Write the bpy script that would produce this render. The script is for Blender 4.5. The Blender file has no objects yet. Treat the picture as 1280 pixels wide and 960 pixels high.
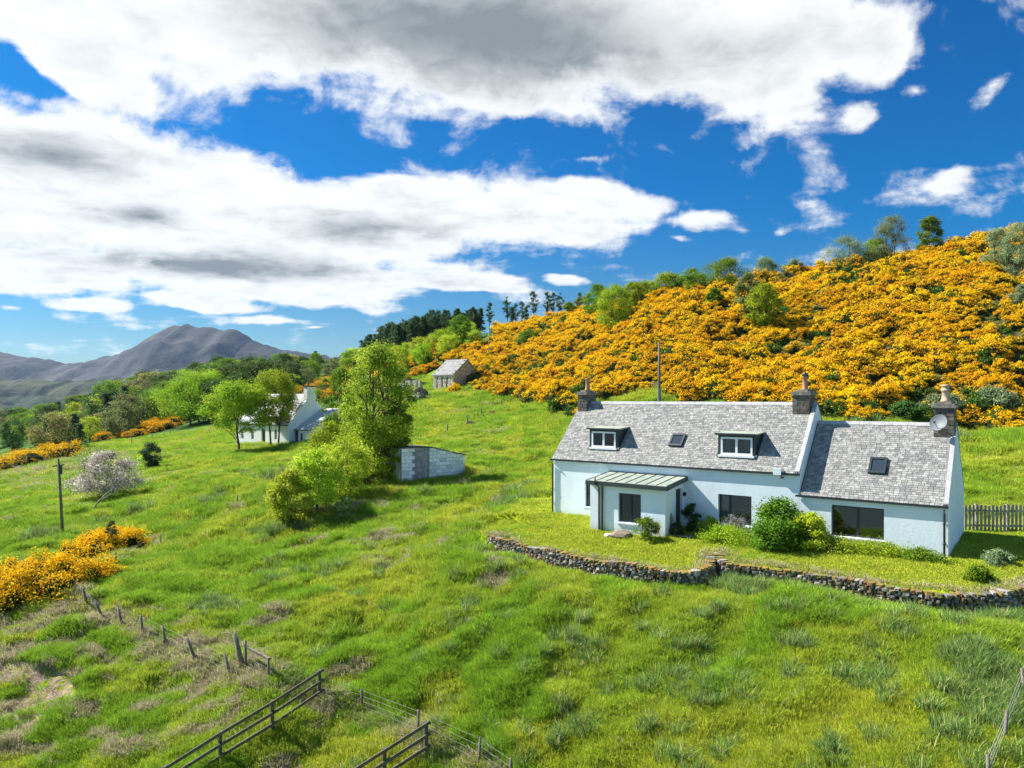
import bpy, math, random
import numpy as np
from mathutils import Vector
random.seed(7)
R = math.radians
F, HX, HY, CZ = 900.0, 640.0, 497.0, 6.3     # focal length in photo pixels, principal column, horizon row, eye height
SC = bpy.context.scene
COL = SC.collection

# ------------------------------------------------------------------ camera
cam = bpy.data.cameras.new("camera"); camo = bpy.data.objects.new("camera", cam); COL.objects.link(camo)
camo.location = (0, 0, CZ); camo.rotation_euler = (R(90), 0, 0)
cam.sensor_width = 36; cam.lens = 36 * F / 1280; cam.shift_y = (HY - 480) / 1280
cam.clip_start = .5; cam.clip_end = 30000
SC.camera = camo

# ------------------------------------------------------------------ light
SUN_EL, SUN_AZ = R(43), math.atan2(-.913, .408)   # azimuth from +Y towards +X : the sun stands left and ahead, almost along the cottage front
sd = Vector((math.sin(SUN_AZ) * math.cos(SUN_EL), math.cos(SUN_AZ) * math.cos(SUN_EL), math.sin(SUN_EL)))
sun = bpy.data.lights.new("sun", 'SUN'); suno = bpy.data.objects.new("sun", sun); COL.objects.link(suno)
sun.energy = 5.0; sun.angle = R(.53); sun.color = (1, .955, .88)
suno.rotation_euler = sd.to_track_quat('Z', 'Y').to_euler()
SC.view_settings.view_transform = 'Standard'; SC.view_settings.look = 'None'
SC.view_settings.gamma = 1; SC.view_settings.exposure = 1.12; SC.view_settings.use_curve_mapping = False
SC.cycles.max_bounces = 6; SC.cycles.diffuse_bounces = 3; SC.cycles.transmission_bounces = 4
SC.cycles.transparent_max_bounces = 6; SC.cycles.volume_bounces = 0; SC.cycles.glossy_bounces = 2
SC.cycles.use_denoising = True
try: SC.cycles.denoiser = 'OPENIMAGEDENOISE'
except Exception: pass

W = bpy.data.worlds.new("World"); SC.world = W; W.use_nodes = True
def build_world():
    nt = W.node_tree; N = nt.nodes; L = nt.links; N.clear()
    def nd(t, **k):
        n = N.new(t)
        for a, b in k.items(): setattr(n, a, b)
        return n
    def setin(s, v):
        if isinstance(v, bpy.types.NodeSocket): L.new(v, s)
        else: s.default_value = v
    def m(op, a, b=None, c=None, clamp=False):
        n = nd('ShaderNodeMath', operation=op, use_clamp=clamp)
        setin(n.inputs[0], a)
        if b is not None: setin(n.inputs[1], b)
        if c is not None: setin(n.inputs[2], c)
        return n.outputs[0]
    def mr(v, a, b, c=0., d=1., t='SMOOTHSTEP'):
        n = nd('ShaderNodeMapRange', interpolation_type=t); n.clamp = True if hasattr(n, 'clamp') else None
        setin(n.inputs[0], v)
        for i, x in enumerate((a, b, c, d)): n.inputs[i + 1].default_value = x
        return n.outputs[0]
    def mix(f, a, b, bt='MIX'):
        n = nd('ShaderNodeMix', data_type='RGBA', blend_type=bt)
        setin(n.inputs['Factor'] if False else n.inputs[0], f); setin(n.inputs[6], a); setin(n.inputs[7], b)
        return n.outputs[2]
    def noise(vec, scale, detail, rough=.55, dist=0., lac=2.):
        n = nd('ShaderNodeTexNoise'); L.new(vec, n.inputs['Vector'])
        n.inputs['Scale'].default_value = scale; n.inputs['Detail'].default_value = detail
        n.inputs['Roughness'].default_value = rough; n.inputs['Distortion'].default_value = dist
        n.inputs['Lacunarity'].default_value = lac
        return n
    sky = nd('ShaderNodeTexSky', sky_type='NISHITA'); sky.sun_disc = False
    sky.sun_elevation = SUN_EL; sky.sun_rotation = SUN_AZ
    sky.altitude = 200; sky.air_density = 1.0; sky.dust_density = .35; sky.ozone_density = 2.6
    tc = nd('ShaderNodeTexCoord'); sp = nd('ShaderNodeSeparateXYZ'); L.new(tc.outputs['Generated'], sp.inputs[0])
    x, y, z = sp.outputs
    ys = m('MAXIMUM', y, .06)
    u = m('DIVIDE', x, ys); v = m('DIVIDE', z, ys)
    P = nd('ShaderNodeCombineXYZ'); L.new(u, P.inputs[0]); L.new(v, P.inputs[1])
    zz = m('ADD', m('MAXIMUM', z, 0.), .13)
    Q = nd('ShaderNodeCombineXYZ'); L.new(m('DIVIDE', x, zz), Q.inputs[0]); L.new(m('DIVIDE', y, zz), Q.inputs[1])
    # noise of the cloud deck, domain = flat layer overhead
    n1 = noise(Q.outputs[0], 1.3, 3, .5, 0)
    wv = nd('ShaderNodeVectorMath', operation='SUBTRACT'); L.new(n1.outputs['Color'], wv.inputs[0]); wv.inputs[1].default_value = (.5, .5, .5)
    ws = nd('ShaderNodeVectorMath', operation='SCALE'); L.new(wv.outputs[0], ws.inputs[0]); ws.inputs[3].default_value = .055
    PW = nd('ShaderNodeVectorMath', operation='ADD'); L.new(P.outputs[0], PW.inputs[0]); L.new(ws.outputs[0], PW.inputs[1])
    n2 = noise(Q.outputs[0], 2.1, 9, .58, .25)
    n3 = noise(Q.outputs[0], 7.0, 6, .6, .4)
    n4 = noise(P.outputs[0], 11.0, 6, .62, .3)
    def blobs(lst, vec):
        acc = None
        for (cx, cy, rx, ry, rot, w) in lst:
            mp = nd('ShaderNodeMapping', vector_type='TEXTURE'); L.new(vec, mp.inputs['Vector'])
            mp.inputs['Location'].default_value = ((cx - HX) / F, (HY - cy) / F, 0)
            mp.inputs['Rotation'].default_value = (0, 0, R(-rot))
            mp.inputs['Scale'].default_value = (rx / F, ry / F, 1)
            g = nd('ShaderNodeTexGradient', gradient_type='SPHERICAL'); L.new(mp.outputs[0], g.inputs[0])
            val = m('MULTIPLY', g.outputs[1], w) if w != 1 else g.outputs[1]
            acc = val if acc is None else m('SMOOTH_MAX', acc, val, .12)
        return acc
    body = blobs([
        (360, -10, 470, 140, 3, 1.3), (600, 30, 330, 150, 3, 1.3), (860, 28, 285, 125, 4, 1.25), (950, 88, 120, 82, 25, 1.0),
        (1078, 146, 44, 34, 0, .58), (1085, 62, 100, 60, 0, .66), (100, 62, 170, 55, 33, .85), (0, 20, 120, 45, 10, .8), (70, 78, 130, 26, 36, .85), (180, 120, 60, 30, 40, .55), (740, 135, 60, 30, 30, .5),
        (40, 230, 330, 135, 8, 1.25), (300, 275, 330, 105, 10, 1.25), (560, 262, 270, 66, 6, 1.15), (735, 250, 125, 40, 4, 1.05),
        (875, 275, 66, 20, -8, .62), (842, 299, 24, 10, 0, .45), (330, 342, 330, 42, 3, 1.05), (570, 357, 130, 15, 3, .95), (708, 350, 46, 7, 0, .8), (60, 330, 240, 46, 2, .9),
        (110, 378, 84, 17, 2, .95), (250, 378, 112, 18, 2, .98), (320, 400, 54, 15, -5, .68), (395, 409, 24, 5, 0, .45),
        (1192, 222, 52, 24, -10, .56), (1245, 102, 62, 36, -22, .58), (1150, 108, 32, 20, 0, .5), (735, 195, 50, 10, 0, .36), (10, 385, 30, 8, 0, .45), (980, 285, 20, 8, 0, .38),
        (-260, 150, 420, 130, 5, 1.1), (1650, 60, 260, 110, 0, 1.)], PW.outputs[0])
    grey = blobs([(600, 45, 430, 115, 5, 1.35), (330, 20, 200, 50, 0, .5), (900, 85, 200, 50, 0, .35), (70, 192, 190, 40, 6, 1.05), (175, 262, 120, 26, 10, .8),
        (260, 327, 330, 28, 3, 1.15), (470, 285, 260, 34, 5, .8), (630, 270, 160, 22, 8, .5), (450, 345, 200, 14, 3, .6), (10, 300, 120, 24, 0, .8)], PW.outputs[0])
    e = m('ADD', body, m('MULTIPLY', m('SUBTRACT', n2.outputs[0], .5), 1.35))
    e = m('ADD', e, m('MULTIPLY', m('SUBTRACT', n4.outputs[0], .5), .95))
    e = m('MULTIPLY', e, mr(body, 0.0, .10, 0, 1))
    cov = mr(e, .10, .40)
    th = mr(e, .3, 1.15)
    gn = m('ADD', grey, m('MULTIPLY', m('SUBTRACT', n2.outputs[0], .5), .9))
    gn = m('ADD', gn, m('MULTIPLY', m('SUBTRACT', n3.outputs[0], .5), .35))
    gd = m('MULTIPLY', mr(gn, .02, 1.15), mr(e, .2, .7))
    sh = m('ADD', m('MULTIPLY', gd, .95), m('MULTIPLY', th, m('MULTIPLY', mr(n2.outputs[0], .45, .7), .22)), clamp=True)
    sh = m('ADD', sh, m('MULTIPLY', m('MULTIPLY', mr(n3.outputs[0], .42, .72), cov), .16), clamp=True)
    ccol = mix(sh, (3.15, 3.22, 3.26, 1), (.86, 1.0, 1.09, 1))
    # the band of far hazy air and the deep blue above it
    hs = nd('ShaderNodeHueSaturation'); L.new(sky.outputs[0], hs.inputs['Color']); hs.inputs['Saturation'].default_value = 1.25; hs.inputs['Value'].default_value = 1.0
    tint = mix(mr(v, .0, .30), (.17, .225, .255, 1), (.0, .235, .365, 1))
    skyc = mix(1.0, hs.outputs[0], tint, 'MULTIPLY')
    out = mix(cov, skyc, ccol)
    out = mix(mr(y, .04, .10), mix(1.0, sky.outputs[0], (.35, .45, .5, 1), 'MULTIPLY'), out)
    out = mix(mr(z, -.02, .0), (.62, .80, .80, 1), out)
    bg = nd('ShaderNodeBackground'); L.new(out, bg.inputs[0]); bg.inputs[1].default_value = .15
    o = nd('ShaderNodeOutputWorld'); L.new(bg.outputs[0], o.inputs[0])
build_world()
W.cycles.sampling_method = 'MANUAL'; W.cycles.sample_map_resolution = 512

# ------------------------------------------------------------------ numeric helpers
rng = np.random.default_rng(11)
def _hash(ix, iy, s):
    h = (ix.astype(np.int64) * 374761393 + iy.astype(np.int64) * 668265263 + s * 974634777) & 0xffffffff
    h = ((h ^ (h >> 13)) * 1274126177) & 0xffffffff
    return ((h ^ (h >> 16)) & 0xffff) / 65535.0
def vnoise(x, y, s=0):
    x = np.asarray(x, float); y = np.asarray(y, float)
    ix = np.floor(x); iy = np.floor(y); fx = x - ix; fy = y - iy
    fx = fx * fx * fx * (fx * (fx * 6 - 15) + 10); fy = fy * fy * fy * (fy * (fy * 6 - 15) + 10)
    a = _hash(ix, iy, s); b = _hash(ix + 1, iy, s); c = _hash(ix, iy + 1, s); d = _hash(ix + 1, iy + 1, s)
    return (a + (b - a) * fx) * (1 - fy) + (c + (d - c) * fx) * fy
def fbm(x, y, o=4, s=0, g=.5):
    t = 0; a = 1; n = 0
    for i in range(o):
        k = 2.03 ** i
        t = t + a * vnoise(x * k + i * 17.3, y * k - i * 9.1, s + i); n += a; a *= g
    return t / n
def sstep(a, b, x):
    t = np.clip((x - a) / (b - a), 0, 1); return t * t * (3 - 2 * t)

# ------------------------------------------------------------------ the lie of the land
# (photo column, photo row, metres away) : sight lines measured from the photo, each gives one spot height
CTRL = [
 (0,960,24.5),(0,860,28.5),(0,770,34),(0,700,45),(0,650,60),(0,600,95),(0,575,130),(0,552,190),(0,535,300),
 (120,960,24),(120,820,30),(100,745,35),(150,709,41),(120,650,56),(130,622,68),(110,590,92),(110,560,130),(110,540,190),
 (200,680,47),(250,656,50),(250,780,32),(250,880,26),(250,960,23),(200,600,75),(220,565,100),(200,545,140),(200,512,210),
 (340,604,55),(340,570,82),(350,557,93),(320,700,40),(330,535,120),(330,507,170),(320,468,300),
 (450,960,22.5),(450,889,24.8),(450,800,29),(450,720,35),(450,650,45),(450,600,58),(450,560,78),(450,532,105),(430,505,150),(430,480,220),(430,462,330),
 (300,838,27),(380,865,25.8),(540,600,55),(590,650,42),(560,700,34),(600,750,29.5),
 (640,960,21.3),(640,850,24.6),(640,760,28.3),(640,600,54),(600,560,72),(620,515,96),(540,505,103),(560,487,116),(690,505,92),
 (860,960,19.3),(860,850,22.6),(860,770,25.6),(1060,960,18.),(1060,850,21.2),(1060,790,23),(1280,960,16.8),(1280,860,19.7),(1280,790,21.8),
 (640,500,102),(640,445,135),(640,412,180),(540,450,150),(550,430,190),
 (720,470,104),(720,396,155),(820,497,77),(800,432,98),(800,379,128),(960,492,72),(960,422,90),(960,361,115),
 (1100,500,66),(1100,405,88),(1100,340,112),(1180,322,116),(1240,536,60),(1240,440,74),(1280,352,96),(1280,295,118),
]
ZC = [ # (x, y, height)
 (2,38.5,-.02),(-1,36,-.1),(1,46,.3),(4,43,.15),(8,44,.4),(12,44,.6),(17,40,.35),(22,36,.05),(26,36,.2),(30,37,.5),(8,52,1.2),(16,50,1.6),(24,48,1.8),(36,50,2.8),
 (19,31,-.1),(22,29,-.2),(30,28,0),(45,34,1.5),
 (12,9,-10),(0,9,-10.5),(-12,9,-11),(30,16,-4.5),(-30,16,-9.5),
 (60,44,6),(90,50,16),(140,90,34),(170,130,44),(110,150,35),(60,170,27),(20,200,23),(-20,280,21),(-60,400,24),(250,200,55),(200,300,48),
 (-60,60,-9),(-100,90,-16),(-160,140,-22),(-330,330,-28),(-250,450,-22),(-150,480,0),(-500,900,-36),(-300,900,-20),(-100,900,10),(200,900,30),(800,900,60),
 (-1500,2000,-42),(-500,2000,-30),(600,2000,0),(2000,2000,40),(-5000,4500,-45),(0,5000,-30),(5000,5000,0),
]
pts = [((a - HX) / F, math.log(d), CZ - (b - HY) / F * d) for a, b, d in CTRL] + [(x / y, math.log(y), z) for x, y, z in ZC]
pts = np.array(pts)
def _k(r2): return np.where(r2 > 1e-12, r2 * np.log(np.maximum(r2, 1e-12)) * .5, 0)
def _fit(p):
    n = len(p); c = p[:, :2] * np.array([1.6, 1.])
    K = _k(((c[:, None] - c[None]) ** 2).sum(-1)) + np.eye(n) * .0008
    # height scaled by distance so far spots do not drown near ones
    A = np.zeros((n + 3, n + 3)); A[:n, :n] = K; A[:n, n] = 1; A[:n, n + 1:] = c; A[n, :n] = 1; A[n + 1:, :n] = c.T
    b = np.zeros(n + 3); b[:n] = (p[:, 2] - CZ) / np.exp(p[:, 1])
    return c, np.linalg.solve(A, b)
_C, _Wt = _fit(pts)
def tps(X, Y):
    X = np.asarray(X, float); Y = np.maximum(np.asarray(Y, float), 6.); sh = X.shape
    u = np.clip(X / Y, -1.9, 1.9).ravel() * 1.6; s = np.log(Y).ravel(); out = np.empty(u.size)
    for i in range(0, u.size, 20000):
        uu = u[i:i + 20000]; ss = s[i:i + 20000]
        r2 = (uu[:, None] - _C[None, :, 0]) ** 2 + (ss[:, None] - _C[None, :, 1]) ** 2
        out[i:i + 20000] = _k(r2) @ _Wt[:-3] + _Wt[-3] + _Wt[-2] * uu + _Wt[-1] * ss
    return (CZ + out * np.exp(s)).reshape(sh)

# the house stands along this line
HL = np.array([2.29, 39.6]); HR = np.array([17.17, 28.35]); HLEN = float(np.hypot(*(HR - HL)))
ax = (HR - HL) / HLEN; bx = np.array([-ax[1], ax[0]])          # ax along the front, bx into the house
if bx[1] < 0: bx = -bx
def facade_dist(X, Y): return -((X - HL[0]) * bx[0] + (Y - HL[1]) * bx[1])   # metres in front of the front wall
def terr_z(X, Y): return -.11 * np.clip(facade_dist(X, Y), 0, 5.5)
def on_z(px, py, z):
    d = F * (CZ - z) / (py - HY); return ((px - HX) / F * d, d)
def _wallpts(l):
    o = []
    for px, py in l:
        z = -.4
        for _ in range(8):
            x, y = on_z(px, py, z); z = float(terr_z(x, y))
        o.append((x, y))
    return o
WALL_A = _wallpts([(613,671),(625,676),(660,684),(700,693),(760,704),(820,713),(850,716),(872,715),(886,710),(889,702),(886,696)])
WALL_B = _wallpts([(897,694),(902,703),(912,708),(945,710),(1000,715),(1060,727),(1120,737),(1180,743),(1245,744),(1300,732),(1360,716)])
TERR = np.array(WALL_A + WALL_B + [(26, 31), (27, 36), (22, 40), (6, 46), (-.5, 43), (-1.6, 36)])
def in_poly(X, Y, poly):
    X = np.asarray(X, float); Y = np.asarray(Y, float); ins = np.zeros(X.shape, bool); n = len(poly)
    for i in range(n):
        x1, y1 = poly[i]; x2, y2 = poly[(i + 1) % n]
        c = ((y1 > Y) != (y2 > Y))
        with np.errstate(divide='ignore', invalid='ignore'):
            xi = (x2 - x1) * (Y - y1) / (y2 - y1 if y2 != y1 else 1e-9) + x1
        ins ^= c & (X < xi)
    return ins
def poly_dist(X, Y, pl):
    d = np.full(np.shape(X), 1e9)
    for (x1, y1), (x2, y2) in zip(pl[:-1], pl[1:]):
        dx, dy = x2 - x1, y2 - y1; L2 = dx * dx + dy * dy + 1e-9
        t = np.clip(((X - x1) * dx + (Y - y1) * dy) / L2, 0, 1)
        d = np.minimum(d, np.hypot(X - x1 - t * dx, Y - y1 - t * dy))
    return d
def ground(X, Y):
    X = np.asarray(X, float); Y = np.asarray(Y, float)
    z = tps(X, Y)
    ins = in_poly(X, Y, TERR)
    dw = np.minimum(poly_dist(X, Y, WALL_A), poly_dist(X, Y, WALL_B))
    # rough pasture
    rough = (fbm(X / 5.5, Y / 5.5, 3, 3) - .5) * .9 + (fbm(X / 1.5, Y / 1.1, 3, 9) - .5) * .95
    amp = sstep(8, 30, Y) * (1 - .75 * sstep(60, 160, Y))
    big = (fbm(X / 90., Y / 90., 3, 21) - .5) * 30 * sstep(350, 1500, Y)
    zf = z + rough * amp + big
    wb = terr_z(X, Y) - .62                                     # foot of the wall
    k = 1 - sstep(.2, 3.5, dw)
    zf = zf * (1 - k) + (wb + (rough * .3)) * k
    zt = terr_z(X, Y) + (fbm(X / 1.6, Y / 1.6, 3, 31) - .5) * .14
    # ease the back of the terrace into the hillside
    back = poly_dist(X, Y, [tuple(p) for p in TERR[len(WALL_A) + len(WALL_B) - 1:]] + [tuple(TERR[0])])
    e = sstep(0, 3, back)
    kz = 1 - sstep(0, 3, back)
    zo = np.where(dw > 3.5, zf * (1 - kz) + np.minimum(zf, zt + 3) * kz, zf)
    zi = np.where(dw < 3, zt, zt * e + zf * (1 - e))
    return np.where(ins, zi, zo)
_D = np.exp(np.linspace(math.log(13), math.log(2500), 900))
def hit(px, py):
    u = (px - HX) / F; X = u * _D; g = ground(X, _D); r = CZ - (py - HY) / F * _D
    i = np.argmax(r < g)
    if not (r < g).any(): i = len(_D) - 1
    a = max(i - 1, 0); t = (r[a] - g[a]) / ((r[a] - g[a]) - (r[i] - g[i]) + 1e-9) if i else 0
    d = _D[a] + (_D[i] - _D[a]) * min(max(t, 0), 1)
    return u * d, d, float(ground(np.array([u * d]), np.array([d]))[0])
def gz(x, y): return float(ground(np.array([x]), np.array([y]))[0])
def gz_at(px, d): x = (px - HX) / F * d; return x, d, gz(x, d)

# ------------------------------------------------------------------ mesh helpers
def np_mesh(name, V, Fc, mats, col=None, mi=None, smooth=False, uv=None):
    """V (n,3); Fc (m,k) one face size; col (m,3) real colour of each face"""
    V = np.ascontiguousarray(V, np.float32); Fc = np.ascontiguousarray(Fc, np.int32); m_, k = Fc.shape
    me = bpy.data.meshes.new(name)
    me.vertices.add(len(V)); me.vertices.foreach_set('co', V.ravel())
    me.loops.add(m_ * k); me.loops.foreach_set('vertex_index', Fc.ravel())
    me.polygons.add(m_); me.polygons.foreach_set('loop_start', np.arange(0, m_ * k, k, dtype=np.int32))
    try: me.polygons.foreach_set('loop_total', np.full(m_, k, np.int32))
    except Exception: pass
    for mt in (mats if isinstance(mats, (list, tuple)) else [mats]): me.materials.append(mt)
    if mi is not None: me.polygons.foreach_set('material_index', np.ascontiguousarray(mi, np.int32))
    me.polygons.foreach_set('use_smooth', np.full(m_, smooth, bool))
    if col is not None:
        at = me.attributes.new('tone', 'FLOAT_COLOR', 'FACE')
        c4 = np.ones((m_, 4), np.float32); c4[:, :3] = col; at.data.foreach_set('color', c4.ravel())
    me.update(calc_edges=True); me.validate()
    return me
def link(name, me, parent=None, mod=None):
    o = bpy.data.objects.new(name, me); COL.objects.link(o)
    if parent is not None: o.parent = parent
    return o
def tag(o, label=None, cat=None, group=None, kind=None):
    if label: o['label'] = label
    if cat: o['category'] = cat
    if group: o['group'] = group
    if kind: o['kind'] = kind
    return o
def empty(name, loc, label, cat, group=None, rz=0):
    o = bpy.data.objects.new(name, None); COL.objects.link(o); o.location = loc; o.rotation_euler = (0, 0, rz)
    o.empty_display_size = .2
    return tag(o, label, cat, group)
def copy_tree(o, parent=None):
    c = o.copy(); COL.objects.link(c); c.parent = parent
    for ch in [q for q in bpy.data.objects if q.parent == o]: copy_tree(ch, c)
    return c
class MB:
    def __init__(s): s.v = []; s.f = []; s.c = []
    def box(s, c, d, rz=0., M=None, col=None):
        x, y, z = d[0] / 2, d[1] / 2, d[2] / 2; b = len(s.v); ca, sa = math.cos(rz), math.sin(rz)
        for i, j, k in ((-1,-1,-1),(1,-1,-1),(1,1,-1),(-1,1,-1),(-1,-1,1),(1,-1,1),(1,1,1),(-1,1,1)):
            p = (i * x, j * y, k * z)
            if M is not None: q = M @ Vector(p); p = (q.x, q.y, q.z)
            else: p = (p[0] * ca - p[1] * sa, p[0] * sa + p[1] * ca, p[2])
            s.v.append((c[0] + p[0], c[1] + p[1], c[2] + p[2]))
        for q in ((0,3,2,1),(4,5,6,7),(0,1,5,4),(1,2,6,5),(2,3,7,6),(3,0,4,7)): s.f.append(tuple(b + i for i in q)); s.c.append(col or (1, 1, 1))
        return s
    def bar(s, a, b_, w, h=None, col=None):
        a = Vector(a); b_ = Vector(b_); d = b_ - a; M = d.to_track_quat('Z', 'Y').to_matrix()
        return s.box(tuple((a + b_) / 2), (w, h or w, d.length), M=M, col=col)
    def tube(s, P, Rr, n=8, cap=True, col=None):
        P = [Vector(p) for p in P]; b = len(s.v)
        for i, p in enumerate(P):
            d = (P[min(i + 1, len(P) - 1)] - P[max(i - 1, 0)]); d = d.normalized() if d.length > 1e-9 else Vector((0, 0, 1))
            a = d.orthogonal().normalized() if abs(d.z) < .9 else (Vector((1, 0, 0)) - d * d.x).normalized()
            c = d.cross(a)
            for k in range(n):
                t = 2 * math.pi * k / n; q = p + (a * math.cos(t) + c * math.sin(t)) * Rr[i]; s.v.append(tuple(q))
        for i in range(len(P) - 1):
            for k in range(n):
                k2 = (k + 1) % n; s.f.append((b + i * n + k, b + i * n + k2, b + (i + 1) * n + k2, b + (i + 1) * n + k)); s.c.append(col or (1, 1, 1))
        if cap:
            s.f.append(tuple(b + k for k in range(n))[::-1]); s.c.append(col or (1, 1, 1))
            e = b + (len(P) - 1) * n; s.f.append(tuple(e + k for k in range(n))); s.c.append(col or (1, 1, 1))
        return s
    def poly(s, pts_, col=None):
        b = len(s.v); s.v += [tuple(p) for p in pts_]; s.f.append(tuple(range(b, b + len(pts_)))); s.c.append(col or (1, 1, 1)); return s
    def prism(s, loop, off, col=None):
        b = len(s.v); n = len(loop); s.v += [tuple(p) for p in loop]; s.v += [tuple(Vector(p) + Vector(off)) for p in loop]
        s.f.append(tuple(range(b, b + n))[::-1]); s.f.append(tuple(range(b + n, b + 2 * n))); s.c += [col or (1, 1, 1)] * 2
        for i in range(n):
            j = (i + 1) % n; s.f.append((b + i, b + j, b + n + j, b + n + i)); s.c.append(col or (1, 1, 1))
        return s
    def mesh(s, name, mat, smooth=False, bevel=0):
        me = bpy.data.meshes.new(name); me.from_pydata(s.v, [], s.f); me.materials.append(mat)
        at = me.attributes.new('tone', 'FLOAT_COLOR', 'FACE')
        c4 = np.ones((len(s.f), 4), np.float32); c4[:, :3] = s.c; at.data.foreach_set('color', c4.ravel())
        import bmesh
        bm = bmesh.new(); bm.from_mesh(me); bmesh.ops.recalc_face_normals(bm, faces=bm.faces); bm.to_mesh(me); bm.free()
        if smooth: me.polygons.foreach_set('use_smooth', np.full(len(me.polygons), True, bool))
        return me
    def build(s, name, mat, parent=None, smooth=False):
        return link(name, s.mesh(name, mat, smooth), parent)

# ------------------------------------------------------------------ materials
class NB:
    def __init__(s, name):
        s.m = bpy.data.materials.new(name); s.m.use_nodes = True; s.nt = s.m.node_tree; s.N = s.nt.nodes; s.L = s.nt.links
        s.b = s.N['Principled BSDF']; s.out = s.N['Material Output']; s.b.inputs['Roughness'].default_value = .8
        s.b.inputs['Specular IOR Level'].default_value = .25
        g = s.N.new('ShaderNodeNewGeometry'); s.pos = g.outputs['Position']; s.nrm = g.outputs['Normal']
    def n(s, t, **k):
        q = s.N.new(t)
        for a, b in k.items(): setattr(q, a, b)
        return q
    def set(s, sock, v):
        if isinstance(v, bpy.types.NodeSocket): s.L.new(v, sock)
        else: sock.default_value = v
    def noise(s, scale, detail=4, rough=.55, vec=None, stretch=None, dist=0):
        vec = vec or s.pos
        if stretch:
            mp = s.n('ShaderNodeMapping'); s.L.new(vec, mp.inputs[0]); mp.inputs['Scale'].default_value = stretch; vec = mp.outputs[0]
        q = s.n('ShaderNodeTexNoise'); s.L.new(vec, q.inputs['Vector']); q.inputs['Scale'].default_value = scale
        q.inputs['Detail'].default_value = detail; q.inputs['Roughness'].default_value = rough; q.inputs['Distortion'].default_value = dist
        return q.outputs[0]
    def mr(s, v, a, b, c=0., d=1.):
        q = s.n('ShaderNodeMapRange', interpolation_type='SMOOTHSTEP'); s.set(q.inputs[0], v)
        for i, x in enumerate((a, b, c, d)): q.inputs[i + 1].default_value = x
        return q.outputs[0]
    def mix(s, f, a, b, bt='MIX'):
        q = s.n('ShaderNodeMix', data_type='RGBA', blend_type=bt); s.set(q.inputs[0], f)
        s.set(q.inputs[6], a if isinstance(a, bpy.types.NodeSocket) else (*a, 1)[:4]); s.set(q.inputs[7], b if isinstance(b, bpy.types.NodeSocket) else (*b, 1)[:4])
        return q.outputs[2]
    def math(s, op, a, b=None, clamp=False):
        q = s.n('ShaderNodeMath', operation=op, use_clamp=clamp); s.set(q.inputs[0], a)
        if b is not None: s.set(q.inputs[1], b)
        return q.outputs[0]
    def attr(s, name, typ='GEOMETRY'):
        q = s.n('ShaderNodeAttribute'); q.attribute_name = name; q.attribute_type = typ; return q
    def objrand(s): return s.n('ShaderNodeObjectInfo').outputs['Random']
    def color(s, c): s.set(s.b.inputs['Base Color'], c if isinstance(c, bpy.types.NodeSocket) else (*c, 1)[:4]); return s
    def bump(s, h, st=.3, dist=.02):
        q = s.n('ShaderNodeBump'); q.inputs['Strength'].default_value = st; q.inputs['Distance'].default_value = dist
        s.L.new(h, q.inputs['Height']); s.L.new(q.outputs[0], s.b.inputs['Normal']); return s
    def hsv(s, c, h=.5, sat=1., v=1.):
        q = s.n('ShaderNodeHueSaturation'); s.set(q.inputs['Hue'], h); s.set(q.inputs['Saturation'], sat); s.set(q.inputs['Value'], v); s.set(q.inputs['Color'], c); return q.outputs[0]
    def soft_normal(s, k):
        v = s.n('ShaderNodeVectorMath', operation='SCALE'); s.L.new(s.nrm, v.inputs[0]); v.inputs[3].default_value = 1 - k
        w = s.n('ShaderNodeVectorMath', operation='ADD'); s.L.new(v.outputs[0], w.inputs[0]); w.inputs[1].default_value = (0, 0, k)
        u = s.n('ShaderNodeVectorMath', operation='NORMALIZE'); s.L.new(w.outputs[0], u.inputs[0]); s.L.new(u.outputs[0], s.b.inputs['Normal']); return s
    def translucent(s, c, f):
        t = s.n('ShaderNodeBsdfTranslucent'); s.set(t.inputs[0], c); mx = s.n('ShaderNodeMixShader'); mx.inputs[0].default_value = f
        s.L.new(s.b.outputs[0], mx.inputs[1]); s.L.new(t.outputs[0], mx.inputs[2]); s.L.new(mx.outputs[0], s.out.inputs['Surface'])
def plain(name, c, rough=.7, var=.12, sc=3., metal=0, spec=.25, bump=0, tone=False):
    q = NB(name); n = q.noise(sc, 5, .6)
    base = q.mix(q.mr(n, .3, .7), tuple(x * (1 - var) for x in c), tuple(min(x * (1 + var), 1) for x in c))
    if tone: base = q.mix(1., base, q.attr('tone').outputs['Color'], 'MULTIPLY')
    q.color(base); q.b.inputs['Roughness'].default_value = rough; q.b.inputs['Metallic'].default_value = metal; q.b.inputs['Specular IOR Level'].default_value = spec
    if bump: q.bump(n, bump, .02)
    return q.m
M = {}
def field_color(q, blade=False):
    """the pasture's own colours, keyed to where it grows"""
    a = q.noise(.16, 4, .6); b = q.noise(.75, 5, .62, dist=.6); c = q.noise(3.2, 5, .65); d = q.noise(.33, 5, .65, stretch=(1, 1.7, 1), dist=1.2)
    base = q.mix(q.mr(a, .36, .66), (.30, .47, .005), (.46, .54, .008))
    base = q.mix(q.mr(b, .56, .76, 0, .55), base, (.17, .33, .008))
    base = q.mix(q.mr(d, .56, .72, 0, .6), base, (.40, .44, .05))
    base = q.mix(q.mr(c, .60, .80, 0, .55), base, (.46, .42, .20))
    base = q.mix(q.mr(c, .40, .22, 0, .6), base, (.09, .19, .010))
    return base
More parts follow.
